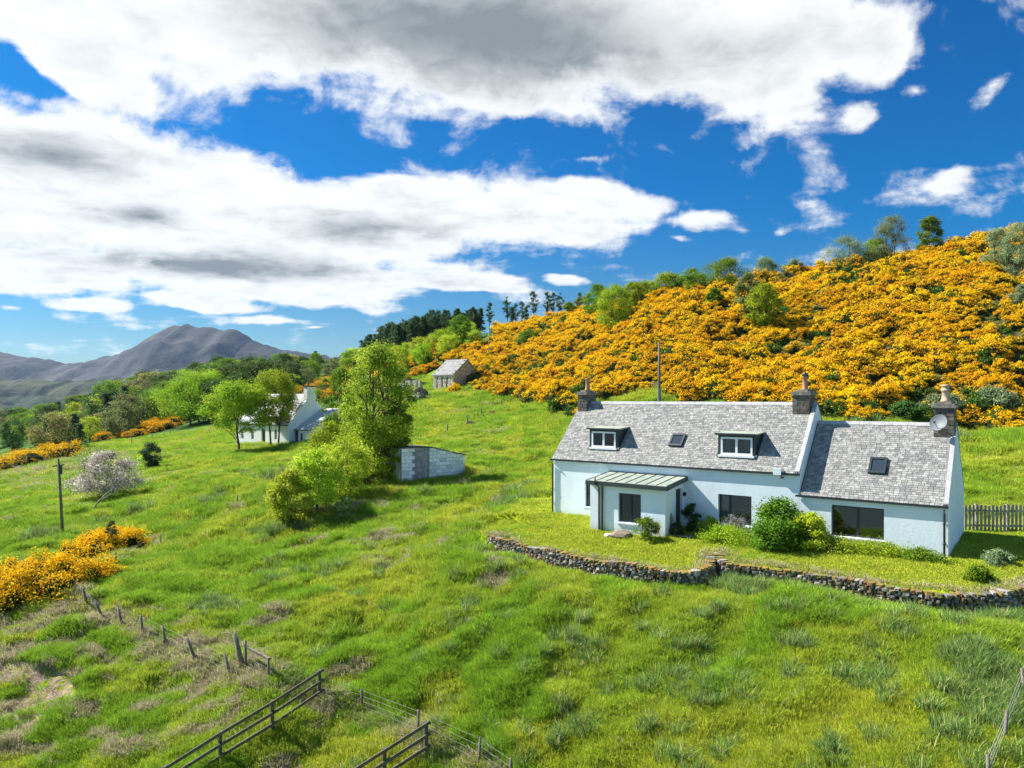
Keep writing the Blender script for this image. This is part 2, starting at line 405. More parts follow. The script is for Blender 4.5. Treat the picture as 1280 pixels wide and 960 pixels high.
# ------------------------------------------------------------------ land sheet
def px_of(X, Y, Z): return HX + F * X / Y, HY - F * (Z - CZ) / Y
GORSE_LOW = [(470,474),(505,462),(530,455),(548,446),(560,450),(600,462),(606,478),(590,488),(640,497),(690,505),(712,523),(735,520),(742,500),(782,497),(792,487),(820,484),(838,487),(848,502),(900,504),(990,508),(1040,522),(1120,526),(1200,532),(1300,540),(1500,560)]
def gorse_zone(X, Y, g=None):
    g = ground(X, Y) if g is None else g
    px, py = px_of(X, Y, g)
    low = np.interp(px, [p[0] for p in GORSE_LOW], [p[1] for p in GORSE_LOW])
    bare = ((px - 598) / 26) ** 2 + ((py - 420) / 9) ** 2 < 1
    return (px > 470) & (py < low) & (Y > 58) & (Y < 215) & ~bare
def make_land():
    us = np.concatenate([np.linspace(-1.7, -.82, 70, endpoint=False), np.linspace(-.82, .82, 540, endpoint=False), np.linspace(.82, 1.7, 70)])
    ys = np.concatenate([np.exp(np.linspace(math.log(8), math.log(16), 30, endpoint=False)), np.exp(np.linspace(math.log(16), math.log(110), 400, endpoint=False)), np.exp(np.linspace(math.log(110), math.log(6500), 190))])
    U, Yg = np.meshgrid(us, ys); X = U * Yg
    Z = ground(X, Yg)
    nr, nc = X.shape; V = np.stack([X, Yg, Z], -1).reshape(-1, 3)
    i = np.arange(nr - 1)[:, None] * nc + np.arange(nc - 1)[None]; i = i.ravel()
    Fc = np.stack([i, i + 1, i + nc + 1, i + nc], -1)
    q = NB('pasture')
    mk = q.attr('zone'); sp = q.n('ShaderNodeSeparateColor'); q.L.new(mk.outputs['Color'], sp.inputs[0])
    base = q.hsv(field_color(q), .5, 1., .72)
    s1 = q.noise(1.1, 6, .72, dist=1.4, stretch=(1, 1.9, 1)); s2 = q.noise(5, 5, .7)
    straw = q.mix(q.mr(s2, .35, .65), (.26, .19, .11), (.58, .48, .33))
    straw = q.mix(q.mr(q.noise(.12, 3), .55, .6, 0, .8), straw, (.42, .24, .17))
    base = q.mix(q.math('MULTIPLY', sp.outputs[0], q.mr(s1, .50, .58), True), base, straw)
    lawn = q.mix(q.mr(q.noise(.9, 5, .65), .35, .65), (.30, .44, .012), (.46, .54, .02))
    lawn = q.mix(q.mr(q.noise(3., 4), .62, .78, 0, .5), lawn, (.45, .36, .12))
    base = q.mix(sp.outputs[1], base, lawn)
    wood = q.mix(q.mr(q.noise(.1, 5, .7), .4, .6), (.035, .075, .015), (.09, .17, .03))
    base = q.mix(sp.outputs[2], base, wood)
    ss = q.n('ShaderNodeSeparateColor'); q.L.new(q.attr('scrub').outputs['Color'], ss.inputs[0]); base = q.mix(ss.outputs[0], base, q.mix(q.mr(q.noise(1.5, 4), .4, .6), (.09, .065, .025), (.13, .13, .035)))
    base = q.mix(q.math('MULTIPLY', ss.outputs[1], q.mr(q.noise(1.3, 5, .7), .38, .5)), base, q.mix(q.mr(s2, .35, .65), (.26, .18, .12), (.46, .35, .26)))
    q.color(base); q.b.inputs['Roughness'].default_value = .95; q.b.inputs['Specular IOR Level'].default_value = .05
    q.bump(q.noise(9, 6, .7), .9, .12)
    me = np_mesh('ground', V, Fc, q.m, smooth=True)
    px, py = px_of(X, Yg, Z)
    # dead grass on the lower left field, lawn on the terrace, undergrowth in the woods and gorse
    st = ((px < 420) & (py > 560)) * sstep(0, 1, np.clip(1 - (((px - 60) / 330) ** 2 + ((py - 850) / 115) ** 2), 0, 1) * 2.6)
    st = np.maximum(st, np.clip(1.6 - 1.5 * (((px - 60) / 110) ** 2 + ((py - 592) / 28) ** 2), 0, .9))
    st = np.maximum(st, .2 * sstep(.5, .62, fbm(X / 14, Yg / 14, 3, 77)) * (Yg > 20) * (px < 600))
    ins = in_poly(X, Yg, TERR); lw = ins * sstep(-.1, 1.5, facade_dist(X, Yg) + 2) * 1.
    wd = np.where(Yg > 115, sstep(115, 150, Yg) * (.55 + .45 * sstep(.40, .52, fbm(X / 120, Yg / 160, 4, 5))), 0) * (1 - .75 * (Yg > 450) * (fbm(X / 150, Yg / 90, 3, 8) > .55))
    gz_ = np.maximum(gorse_zone(X, Yg, Z) * .85, ((((px - 598) / 30) ** 2 + ((py - 420) / 12) ** 2) < 1) * 1.)
    at = me.attributes.new('zone', 'FLOAT_COLOR', 'POINT')
    c = np.ones((V.shape[0], 4), np.float32); c[:, 0] = np.clip(st, 0, 1).ravel(); c[:, 1] = np.clip(lw, 0, 1).ravel(); c[:, 2] = np.clip(wd + gz_, 0, 1).ravel()
    at.data.foreach_set('color', c.ravel())
    c[:, 0] = gorse_zone(X, Yg, Z).ravel(); c[:, 1] = np.clip(1.4 - 1.3 * (((px - 15) / 105) ** 2 + ((py - 866) / 50) ** 2), 0, 1).ravel(); at2 = me.attributes.new('scrub', 'FLOAT_COLOR', 'POINT'); at2.data.foreach_set('color', c.ravel())
    o = link('ground', me); tag(o, kind='structure'); o['label'] = 'rolling green hillside pasture falling to a valley'
    return o
make_land()

# ------------------------------------------------------------------ far mountains
def make_mountain(name, prof, D, depth, seed, cols, foot=-60):
    px = np.linspace(prof[0][0], prof[-1][0], 420); pr = np.interp(px, [p[0] for p in prof], [p[1] for p in prof])
    H = (HY - pr) / F * D - foot + CZ
    H = H + (fbm(px / 9., px * 0, 5, seed, .6) - .5) * D * .012
    ts = np.linspace(-1, 1, 120); X0 = (px - HX) / F * D
    T, XX = np.meshgrid(ts, X0); HH = np.repeat(H[:, None], len(ts), 1)
    sh = np.where(T < 0, 1 - np.abs(T) ** 1.25, 1 - np.abs(T) ** 1.6)
    n = (fbm(XX / 240, T * depth / 240, 5, seed + 3) - .5); rid = np.abs(fbm(XX / 420 + 3, T * depth / 600, 4, seed + 8) - .5) * 2
    Z = foot + HH * sh + (n * 150 - rid * 90) * (1 - sh) * sh * 3.2
    Yv = D + T * depth
    V = np.stack([XX * (Yv / D) ** .15, Yv, Z], -1).reshape(-1, 3)
    nr, nc = XX.shape; i = (np.arange(nr - 1)[:, None] * nc + np.arange(nc - 1)[None]).ravel()
    q = NB(name + '_rock'); a = q.noise(.006, 6, .65); b = q.noise(.02, 6, .7)
    c = q.mix(q.mr(a, .4, .6), cols[0], cols[1]); c = q.mix(q.mr(b, .5, .7, 0, .7), c, cols[2])
    q.color(c); q.b.inputs['Specular IOR Level'].default_value = .05; q.bump(b, .8, 14)
    o = link(name, np_mesh(name, V, np.stack([i, i + nc, i + nc + 1, i + 1], -1), q.m, smooth=True)); return tag(o, kind='structure')
make_mountain('mountain', [(-900,470),(-500,452),(-250,450),(-80,440),(0,443),(45,446),(80,452),(112,453),(150,442),(178,434),(192,420),(208,410),(228,405),(240,407),(262,409),(276,412),(290,411),(306,418),(322,428),(345,437),(420,446),(520,462),(800,486),(1300,500)],
              3600, 900, 5, [(.042, .046, .058), (.074, .068, .070), (.048, .055, .05)])
make_mountain('hills', [(-900,486),(-300,480),(-60,472),(0,474),(60,476),(120,474),(200,470),(330,474),(500,490),(700,500)], 2300, 420, 15, [(.035, .055, .03), (.07, .08, .035), (.075, .06, .05)])

# ------------------------------------------------------------------ instancing of what nobody could count
def source_collection(name, meshes):
    c = bpy.data.collections.new(name)
    for i, me in enumerate(meshes):
        o = bpy.data.objects.new('%s_%02d' % (name, i), me); c.objects.link(o)
    return c
def scatter(name, P, rot, scl, idx, coll, tint=None):
    me = bpy.data.meshes.new(name + '_points'); me.vertices.add(len(P)); me.vertices.foreach_set('co', np.ascontiguousarray(P, np.float32).ravel())
    a = me.attributes.new('rot', 'FLOAT_VECTOR', 'POINT'); a.data.foreach_set('vector', np.ascontiguousarray(rot, np.float32).ravel())
    scl = np.asarray(scl, np.float32); scl = np.repeat(scl[:, None], 3, 1) if scl.ndim == 1 else scl
    a = me.attributes.new('scl', 'FLOAT_VECTOR', 'POINT'); a.data.foreach_set('vector', np.ascontiguousarray(scl, np.float32).ravel())
    a = me.attributes.new('idx', 'INT', 'POINT'); a.data.foreach_set('value', np.ascontiguousarray(idx, np.int32))
    o = link(name, me)
    g = bpy.data.node_groups.new(name + '_scatter', 'GeometryNodeTree')
    g.interface.new_socket('Geometry', in_out='INPUT', socket_type='NodeSocketGeometry'); g.interface.new_socket('Geometry', in_out='OUTPUT', socket_type='NodeSocketGeometry')
    n = g.nodes; l = g.links
    gi = n.new('NodeGroupInput'); go = n.new('NodeGroupOutput'); ci = n.new('GeometryNodeCollectionInfo'); ci.inputs['Collection'].default_value = coll
    ci.inputs['Separate Children'].default_value = True; ci.inputs['Reset Children'].default_value = True
    ip = n.new('GeometryNodeInstanceOnPoints'); ip.inputs['Pick Instance'].default_value = True
    def at(nm, t):
        q = n.new('GeometryNodeInputNamedAttribute'); q.data_type = t; q.inputs['Name'].default_value = nm; return q.outputs['Attribute']
    l.new(gi.outputs[0], ip.inputs['Points']); l.new(ci.outputs[0], ip.inputs['Instance']); l.new(at('idx', 'INT'), ip.inputs['Instance Index'])
    l.new(at('rot', 'FLOAT_VECTOR'), ip.inputs['Rotation']); l.new(at('scl', 'FLOAT_VECTOR'), ip.inputs['Scale']); l.new(ip.outputs[0], go.inputs[0])
    o.modifiers.new('scatter', 'NODES').node_group = g
    return tag(o, kind='stuff')

# ------------------------------------------------------------------ grass
FENCE_LINE = [hit(*p)[:2] for p in [(89,736),(111,757),(132,773),(155,783),(180,794),(209,808),(247,824),(291,846),(336,850),(399,873),(453,890),(523,919),(598,959),(640,985)]]
def blade_mesh(name, nb, h, w, spread, lean, seed, mat, cols, hv=.4):
    r = np.random.default_rng(seed); a = r.uniform(0, 2 * math.pi, nb); rr = spread * np.sqrt(r.uniform(0, 1, nb))
    bx_ = rr * np.cos(a); by_ = rr * np.sin(a); hh = h * r.uniform(1 - hv, 1 + hv, nb) ; la = a + r.normal(0, .7, nb); ln = lean * hh * r.uniform(.3, 1.3, nb)
    wa = r.uniform(0, 2 * math.pi, nb); wx = np.cos(wa) * w / 2; wy = np.sin(wa) * w / 2
    V = np.zeros((nb, 5, 3))
    V[:, 0] = np.stack([bx_ - wx, by_ - wy, hh * 0 - .04], -1); V[:, 1] = np.stack([bx_ + wx, by_ + wy, hh * 0 - .04], -1)
    V[:, 2] = np.stack([bx_ + wx * .8 + np.cos(la) * ln * .35, by_ + wy * .8 + np.sin(la) * ln * .35, hh * .6], -1)
    V[:, 3] = np.stack([bx_ - wx * .8 + np.cos(la) * ln * .35, by_ - wy * .8 + np.sin(la) * ln * .35, hh * .6], -1)
    V[:, 4] = np.stack([bx_ + np.cos(la) * ln, by_ + np.sin(la) * ln, hh * .97], -1)
    b = np.arange(nb) * 5; q = np.stack([b, b + 1, b + 2, b + 3], -1); t = np.stack([b + 3, b + 2, b + 4, b + 4], -1)
    tri = np.concatenate([q[:, [0, 1, 2]], q[:, [0, 2, 3]], t[:, :3]])
    ci = r.integers(0, len(cols), nb); c = np.array(cols)[ci] * r.uniform(.8, 1.2, (nb, 1)); c = np.concatenate([c, c, c])
    return np_mesh(name, V.reshape(-1, 3), tri, mat, col=c)
def blade_material(name, field, tr=.3):
    q = NB(name); c = q.attr('tone').outputs['Color']
    if field: c = q.mix(1., field_color(q), c, 'MULTIPLY')
    c = q.hsv(c, .5, .95, q.math('ADD', q.math('MULTIPLY', q.objrand(), .6), .72))
    q.color(c); q.b.inputs['Roughness'].default_value = .7; q.b.inputs['Specular IOR Level'].default_value = .03; q.soft_normal(.62); q.translucent(c, tr)
    return q.m
M['blade'] = blade_material('grass_blade', True, .42); M['dry'] = blade_material('dry_blade', False, .35)
def grass():
    A = [blade_mesh('g%d' % i, 36, .145, .012, .21, .7, i, M['blade'], [(1., 1., 1.5), (1.3, 1.18, 2.), (.68, .8, 1.), (1.1, 1.0, 1.2), (.85, .95, 2.), (1.45, 1.12, 14.)]) for i in range(4)]
    B = [blade_mesh('s%d' % i, 34, .13, .013, .22, 1.1, 20 + i, M['dry'], [(.58, .50, .30), (.66, .57, .38), (.38, .31, .18), (.30, .38, .06)]) for i in range(3)]
    Cc = [blade_mesh('l%d' % i, 20, .05, .018, .22, .9, 40 + i, M['dry'], [(.44, .56, .012), (.56, .60, .02), (.36, .50, .012), (.58, .50, .06)]) for i in range(2)]
    D_ = [blade_mesh('t%d' % i, 84, .36, .015, .2, .55, 60 + i, M['dry'], [(.14, .30, .045), (.23, .40, .06), (.10, .22, .035), (.33, .46, .09), (.12, .26, .06), (.50, .50, .20)]) for i in range(3)]
    E = [blade_mesh('m%d' % i, 52, .20, .014, .24, .8, 80 + i, M['dry'], [(.19, .38, .008), (.26, .45, .01), (.33, .50, .015)]) for i in range(2)]
    co = source_collection('grasses', A + B + Cc + D_ + E)
    n = 560000; u = rng.uniform(-1.02, 1.02, n); s = rng.uniform(math.log(15.5), math.log(140), n); s = s[rng.uniform(0, 1, n) < np.clip(1.15 - .25 * (s - math.log(15)), .35, 1)]
    u = u[:len(s)]; Y = np.exp(s); X = u * Y; Z = ground(X, Y)
    px, py = px_of(X, Y, Z); gz_ = gorse_zone(X, Y, Z)
    ins = in_poly(X, Y, TERR); fd = facade_dist(X, Y); th = (X - HL[0]) * ax[0] + (Y - HL[1]) * ax[1]
    inh = (fd < .05) & (fd > -6.0) & (th > -.1) & (th < HLEN + .1) | ((fd > -.1) & (fd < 2.1) & (th > 3.5) & (th < 7.6))
    dw = np.minimum(poly_dist(X, Y, WALL_A), poly_dist(X, Y, WALL_B))
    ok = ~gz_ & ~inh & ~((((px - 598) / 30) ** 2 + ((py - 420) / 12) ** 2) < 1) & ~((dw < .30)) & (py < 1040) & (py > 470)
    X, Y, Z, px, py, ins, dw, fd = [q[ok] for q in (X, Y, Z, px, py, ins, dw, fd)]; n = len(X)
    st = ((px < 420) & (py > 560)) * np.clip(1 - (((px - 60) / 330) ** 2 + ((py - 850) / 115) ** 2), 0, 1) * 2.2
    st = np.maximum(st, np.clip(1.6 - 1.5 * (((px - 60) / 110) ** 2 + ((py - 592) / 28) ** 2), 0, .9))
    patch = fbm(X / 1.05, Y / .5, 3, 55); fl = poly_dist(X, Y, FENCE_LINE); p2 = fbm(X / 3.4, Y / 2.4, 3, 56)
    dry = (patch * (.55 + .5 * np.clip(st, 0, 1)) + rng.uniform(-.05, .05, n) > .52) & (st > .15) | (fl < .45) & (rng.uniform(0, 1, n) < .75) | (p2 > .70) & (patch > .5) & (px < 640)
    rush_d = fbm(X / 3.2 + 9, Y / 3.2, 3, 91); right = sstep(560, 760, px) * sstep(700, 740, py) * .02 + .01 * sstep(640, 700, py)
    rush = (rush_d + right + rng.uniform(-.07, .07, n) > .78) & ~ins & (st < .3) & (Y < 60)
    lush = (fbm(X / 2.2, Y / 2.2, 3, 14) > .60) & ~ins
    lawn = ins & (fd > -1)
    idx = rng.integers(0, 4, n); scl = rng.uniform(.7, 1.35, n) * np.clip(Y / 30, .9, 3.2) ** .75
    hh = rng.uniform(.8, 1.35, n)
    idx = np.where(lush, rng.integers(12, 14, n), idx); idx = np.where(dry, rng.integers(4, 7, n), idx)
    idx = np.where(rush, rng.integers(9, 12, n), idx); scl = np.where(rush, scl * .82, scl); idx = np.where(lawn & (fbm(X / .8, Y / .8, 3, 66) < .68), rng.integers(7, 9, n), idx); hh = np.where(ins & (idx < 4), .45, hh)
    edge = ins & (dw < .55) & (rng.uniform(0, 1, n) < .25); idx = np.where(edge, rng.integers(4, 7, n), idx)
    bare = (1.4 - 1.3 * (((px - 15) / 105) ** 2 + ((py - 866) / 50) ** 2) > .5) & (fbm(X / 1.2, Y / .8, 3, 99) > .36)
    keep = ~(bare & (rng.uniform(0, 1, n) < .94)); keep &= ~rush | (rng.uniform(0, 1, n) < .33)
    sc3 = np.stack([scl, scl, scl * hh * np.where(Y > 60, .7, 1)], -1)
    rot = np.stack([rng.normal(0, .12, n), rng.normal(0, .12, n), rng.uniform(0, 6.28, n)], -1)
    k = keep
    o = scatter('grass', np.stack([X, Y, Z], -1)[k], rot[k], sc3[k], idx[k], co); o['label'] = 'long green pasture grass with straw and rushes'
    # rushes in tussocks : clusters of dense tufts
    m_ = 900; u = rng.uniform(-.75, .8, m_); s = rng.uniform(math.log(16), math.log(52), m_); Y = np.exp(s); X = u * Y; Z = ground(X, Y); px, py = px_of(X, Y, Z)
    pr = sstep(480, 760, px) * .8 * sstep(690, 730, py) + .16
    dw = np.minimum(poly_dist(X, Y, WALL_A), poly_dist(X, Y, WALL_B))
    ok = (rng.uniform(0, 1, m_) < pr) & ~in_poly(X, Y, TERR) & (dw > .6) & ((px > 380) | (py < 730)) & (py < 990) & (py > 640); X = X[ok]; Y = Y[ok]
    PX = []; 
    for x, y in zip(X, Y):
        k = rng.integers(3, 8); r_ = rng.uniform(.10, .30)
        PX += [(x + rng.normal(0, r_ * .8), y + rng.normal(0, r_ * .6), rng.uniform(.65, 1.25)) for _ in range(k)]
    PX = np.array(PX); Z = ground(PX[:, 0], PX[:, 1]); n = len(PX)
    o = scatter('rushes', np.stack([PX[:, 0], PX[:, 1], Z], -1), np.stack([rng.normal(0, .15, n), rng.normal(0, .15, n), rng.uniform(0, 6.28, n)], -1), PX[:, 2], rng.integers(9, 12, n), co)
    o['label'] = 'grey green rush tussocks dotted over the slope'
    return co
GRASSES = grass()

# ------------------------------------------------------------------ leaf clouds
def leaf_quads(C, Nn, size, r, aspect=.6):
    """one leaf card (a real, small, folded leaf cluster) at every point C with normal Nn"""
    n = len(C); Nn = Nn / (np.linalg.norm(Nn, axis=1, keepdims=True) + 1e-9)
    t = r.normal(0, 1, (n, 3)); t -= (t * Nn).sum(1, keepdims=True) * Nn; t /= np.linalg.norm(t, axis=1, keepdims=True) + 1e-9
    b = np.cross(Nn, t); s = (size * r.uniform(.6, 1.35, n))[:, None]
    fold = Nn * s * .18
    V = np.stack([C - t * s * .5, C + b * s * aspect * .5 - fold, C + t * s * .5, C - b * s * aspect * .5 - fold], 1).reshape(-1, 3)
    i = np.arange(n) * 4
    return V, np.stack([i, i + 1, i + 2, i + 3], -1)
def sph(r, n):
    v = r.normal(0, 1, (n, 3)); return v / np.linalg.norm(v, axis=1, keepdims=True)
def leaf_material(name, tr=.35, rough=.55, vary=.35):
    q = NB(name); c = q.attr('tone').outputs['Color']
    rn = q.objrand(); c = q.hsv(c, q.math('ADD', q.math('MULTIPLY', rn, .03), .485), 1., q.math('ADD', q.math('MULTIPLY', rn, vary), 1 - vary / 2))
    q.color(c); q.b.inputs['Roughness'].default_value = rough; q.b.inputs['Specular IOR Level'].default_value = .05; q.soft_normal(.22); q.translucent(c, tr); return q.m
M['leaf'] = leaf_material('leaves', .42); M['gorse'] = leaf_material('gorse_flower', .40, .8, .15)
M['bark'] = plain('bark', (.10, .08, .06), .9, .3, 4, bump=.5); M['pale_bark'] = plain('pale_bark', (.30, .27, .22), .9, .3, 4, bump=.4)
M['wood'] = plain('weathered_wood', (.17, .145, .115), .85, .35, 7, bump=.4); M['dark_wood'] = plain('dark_rail', (.10, .085, .06), .8, .3, 8, bump=.4)

# gorse : a domed heap of flowering sprays over dark spiny green
GY = np.array([(.88, .54, .006), (.92, .60, .010), (.84, .46, .005), (.74, .36, .004), (.93, .67, .03)])
GG = np.array([(.05, .095, .018), (.08, .13, .022), (.035, .065, .016), (.12, .10, .04)])
def gorse_arrays(seed, rad=1.25, hgt=1.15, nclump=40, per=66, yel=.86, leaf=.125):
    r = np.random.default_rng(seed); d = sph(r, nclump); d[:, 2] = np.abs(d[:, 2]); k = r.uniform(.55, 1.0, nclump)[:, None]
    c = d * k * np.array([rad, rad, hgt]) ; cr = r.uniform(.20, .42, nclump) * (rad / 1.25)
    n = nclump * per; ci = np.repeat(np.arange(nclump), per); dn = sph(r, n); dn[:, 2] = dn[:, 2] * .8 + .12
    P = c[ci] + dn * (cr[ci] * r.uniform(.7, 1.12, n))[:, None]
    nn = dn + r.normal(0, .45, (n, 3)); V, Q = leaf_quads(P, nn, leaf, r, .8)
    up = sstep(-.45, .35, dn[:, 2]) * sstep(.0, .35, P[:, 2] / hgt); isy = r.uniform(0, 1, n) < yel * up
    col = np.where(isy[:, None], GY[r.integers(0, 5, n)], GG[r.integers(0, 4, n)]) * r.uniform(.85, 1.15, (n, 1))
    # inner mass of stems
    th = np.linspace(0, 2 * math.pi, 11)[:-1]; rings = []
    for zz, q in ((-.3, .92), (.25, .85), (.6, .62), (.85, .3)): rings.append(np.stack([np.cos(th) * rad * q * .82, np.sin(th) * rad * q * .82, np.full(10, zz * hgt * .85)], -1))
    VR = np.concatenate(rings); b = len(V); FR = []
    for i in range(3):
        for j in range(10): FR.append((b + i * 10 + j, b + i * 10 + (j + 1) % 10, b + (i + 1) * 10 + (j + 1) % 10, b + (i + 1) * 10 + j))
    V = np.concatenate([V, VR]); Q = np.concatenate([Q, np.array(FR)]); col = np.concatenate([col, np.tile([[.03, .045, .012]], (len(FR), 1))])
    return V, Q, col
def gorse_hill():
    ms = []
    for i in range(6): V, Q, c = gorse_arrays(100 + i, 1.25, 1.1 + .1 * i, yel=.97 if i < 4 else .85); ms.append(np_mesh('gorse%d' % i, V, Q, M['gorse'], col=c))
    for i in range(2): V, Q, c = gorse_arrays(120 + i, 1.1, 1.1, yel=.06); ms.append(np_mesh('gorse_green%d' % i, V, Q, M['gorse'], col=c * (1.1, 1.5, 1.0)))
    co = source_collection('gorse_sources', ms)
    n = 60000; u = rng.uniform(-.22, 1.0, n); Y = np.sqrt(rng.uniform(58 ** 2, 215 ** 2, n)); X = u * Y; Z = ground(X, Y); ok = gorse_zone(X, Y, Z)
    X, Y, Z = X[ok], Y[ok], Z[ok]
    # keep a spacing: one per cell of 1.25 m
    cell = (np.floor(X / 1.22).astype(int) * 100003 + np.floor(Y / 1.22).astype(int)); _, f = np.unique(cell, return_index=True); X, Y, Z = X[f], Y[f], Z[f]
    px, py = px_of(X, Y, Z)
    furrow = fbm((X * .8 + Y * .6) / 9, (Y * .8 - X * .6) / 3.2, 3, 41); gap = fbm(X / 7, Y / 7, 3, 43)
    n = len(X); lowr = sstep(470, 535, py) * sstep(850, 1000, px)
    drop = (furrow > .70) & (rng.uniform(0, 1, n) < .6) | (gap > .76)
    green = (rng.uniform(0, 1, n) < .02 + .28 * lowr + .5 * sstep(.55, .68, gap) + .12 * ((px < 590) & (py > 430))) | drop
    idx = np.where(green, rng.integers(6, 8, n), rng.integers(0, 6, n)); scl = rng.uniform(.72, 1.2, n) * np.where(furrow > .52, .72, 1.1) * (.75 + .6 * fbm(X / 4.5, Y / 4.5, 2, 61))
    scl = np.where(drop, scl * .55, scl)
    sc3 = np.stack([scl * rng.uniform(.85, 1.2, n), scl * rng.uniform(.85, 1.2, n), scl * rng.uniform(.8, 1.25, n)], -1)
    o = scatter('gorse_hillside', np.stack([X, Y, Z - .1], -1), np.stack([rng.normal(0, .15, n), rng.normal(0, .15, n), rng.uniform(0, 6.28, n)], -1), sc3, idx, co)
    o['label'] = 'hillside covered in yellow flowering gorse'; print('gorse', n)
gorse_hill()
def gorse_patch(label, boxes, group=None):
    """boxes : (photo column, photo row of the foot, number, spread along, spread deep, size)"""
    Vs = []; Qs = []; Cs = []; b = 0; r = np.random.default_rng(len(label)); base = None
    for (px, py, n, sx, sy, sz) in boxes:
        x0, y0, _ = hit(px, py)
        for _ in range(n):
            x = x0 + r.uniform(-1, 1) * sx; y = y0 + r.uniform(-.2, 1.) * sy; s = sz * r.uniform(.75, 1.2); V, Q, c = gorse_arrays(int(r.integers(1e6)), leaf=(.085 if y0 < 62 else .14) / s, per=120 if y0 < 62 else 60, yel=.93)
            a = r.uniform(0, 6.28); V = V * s; V = np.stack([V[:, 0] * math.cos(a) - V[:, 1] * math.sin(a), V[:, 0] * math.sin(a) + V[:, 1] * math.cos(a), V[:, 2] * r.uniform(.9, 1.15)], -1)
            base = base or (x0, y0, gz(x0, y0)); V = V + np.array([x - base[0], y - base[1], gz(x, y) - .1 - base[2]])
            Vs.append(V); Qs.append(Q + b); Cs.append(c); b += len(V)
    o = link('gorse_bush', np_mesh('gorse_bush', np.concatenate(Vs), np.concatenate(Qs), M['gorse'], col=np.concatenate(Cs))); o.location = base
    tag(o, label, 'gorse', group)
gorse_patch('large orange yellow gorse thicket where the wire fence starts, lower left', [(0,757,8,1.9,1.8,1.3),(40,746,8,1.5,1.9,1.25),(80,731,8,1.3,2.0,1.2),(98,704,6,1.1,1.8,1.1),(122,692,5,1.1,1.8,1.1),(145,684,4,.8,1.6,1.0)])
gorse_patch('gorse thicket at the left edge beyond the leaning power pole', [(0,588,8,4,5,2.2),(30,582,7,3.5,5,2.1),(60,573,5,2.2,4,1.8)])
gorse_patch('gorse patch on the brow beside the left-hand wood', [(160,548,5,5,6,1.5),(185,541,5,5,7,1.8),(200,535,4,4,6,1.8)])
gorse_patch('gorse bank rising behind the far white cottage', [(380,494,9,7,16,2.6),(400,490,10,7,20,2.8),(425,486,9,7,20,2.8),(410,500,8,6,12,2.4)])
gorse_patch('small round gorse bush in front of the stone barn', [(566,491,2,.6,.6,1.0)])
gorse_patch('gorse bushes between the roofless ruin and the stone barn', [(520,472,5,2.5,3,1.2),(507,458,5,3,4,1.4),(538,463,4,2,3,1.1)])
# ------------------------------------------------------------------ building materials
def harl(name, c, rough_to=None):
    q = NB(name); tc = q.n('ShaderNodeTexCoord').outputs['Object']
    n = q.noise(9, 6, .7, vec=tc); w = q.noise(1.2, 4, .6, vec=tc, stretch=(1, 1, .35))
    col = q.mix(q.mr(w, .35, .7), tuple(x * .93 for x in c), c); sz = q.n('ShaderNodeSeparateXYZ'); q.L.new(tc, sz.inputs[0]); col = q.mix(q.mr(q.noise(3, 5, .7, vec=tc, stretch=(1, 1, .2)), .62, .8, 0, .3), col, (.45, .46, .40))
    damp = q.math('MULTIPLY', q.mr(q.math('ADD', sz.outputs[2], q.math('MULTIPLY', q.noise(2.2, 5, .7, vec=tc), -.9)), -.15, -.75), .6); col = q.mix(damp, col, (.34, .37, .27))
    q.color(col); q.b.inputs['Roughness'].default_value = .9; q.b.inputs['Specular IOR Level'].default_value = .1
    q.bump(n, .30, .03); return q.m
M['harl'] = harl('blue_white_harling', (.82, .90, .95)); M['white'] = harl('white_harling', (.86, .86, .84))
M['trim'] = plain('dark_trim', (.022, .030, .035), .45, .15, 5, spec=.5); M['wframe'] = plain('white_frame', (.82, .85, .87), .4, .04, 5, spec=.5)
M['green_trim'] = plain('green_black_trim', (.030, .045, .042), .5, .2, 4, spec=.5)
def tone_mat(name, rough=.8, amp=.25, sc=8., bump=.3, lich=None):
    q = NB(name); tc = q.n('ShaderNodeTexCoord').outputs['Object']; n = q.noise(sc, 6, .65, vec=tc)
    c = q.mix(1., q.attr('tone').outputs['Color'], q.mix(q.mr(n, .3, .7), (1 - amp,) * 3, (1 + amp,) * 3), 'MULTIPLY')
    if lich: c = q.mix(q.mr(q.noise(2.3, 5, .7, vec=tc), lich[0], lich[0] + .12, 0, lich[2]), c, lich[1])
    q.color(c); q.b.inputs['Roughness'].default_value = rough; q.bump(n, bump, .02); return q.m
M['slate'] = tone_mat('slate', .8, .22, 6, .25, (.60, (.22, .23, .15), .55)); M['stone'] = tone_mat('field_stone', .9, .35, 9, .8, (.52, (.20, .11, .035), .8))
M['rubble'] = tone_mat('rubble_stone', .9, .3, 4, .6); M['chim'] = tone_mat('chimney_stone', .9, .35, 7, .7, (.5, (.16, .15, .11), .6))
M['pot'] = plain('terracotta', (.42, .22, .15), .8, .2, 6); M['buff'] = plain('buff_clay', (.46, .36, .26), .8, .2, 6)
M['room'] = plain('dark_room', (.025, .028, .032), .9, .1); M['curtain'] = plain('curtain', (.80, .84, .84), .9, .1, 8)  # room colour is near black: the gloom of unlit interiors painted in
def glass():
    q = NB('window_glass'); t = q.n('ShaderNodeBsdfTransparent'); t.inputs[0].default_value = (.62, .68, .72, 1)
    g = q.n('ShaderNodeBsdfGlossy'); g.inputs['Roughness'].default_value = .04; g.inputs[0].default_value = (.85, .9, .95, 1)
    f = q.n('ShaderNodeFresnel'); f.inputs[0].default_value = 2.2; mx = q.n('ShaderNodeMixShader')
    q.L.new(f.outputs[0], mx.inputs[0]); q.L.new(t.outputs[0], mx.inputs[1]); q.L.new(g.outputs[0], mx.inputs[2]); q.L.new(mx.outputs[0], q.out.inputs[0]); return q.m
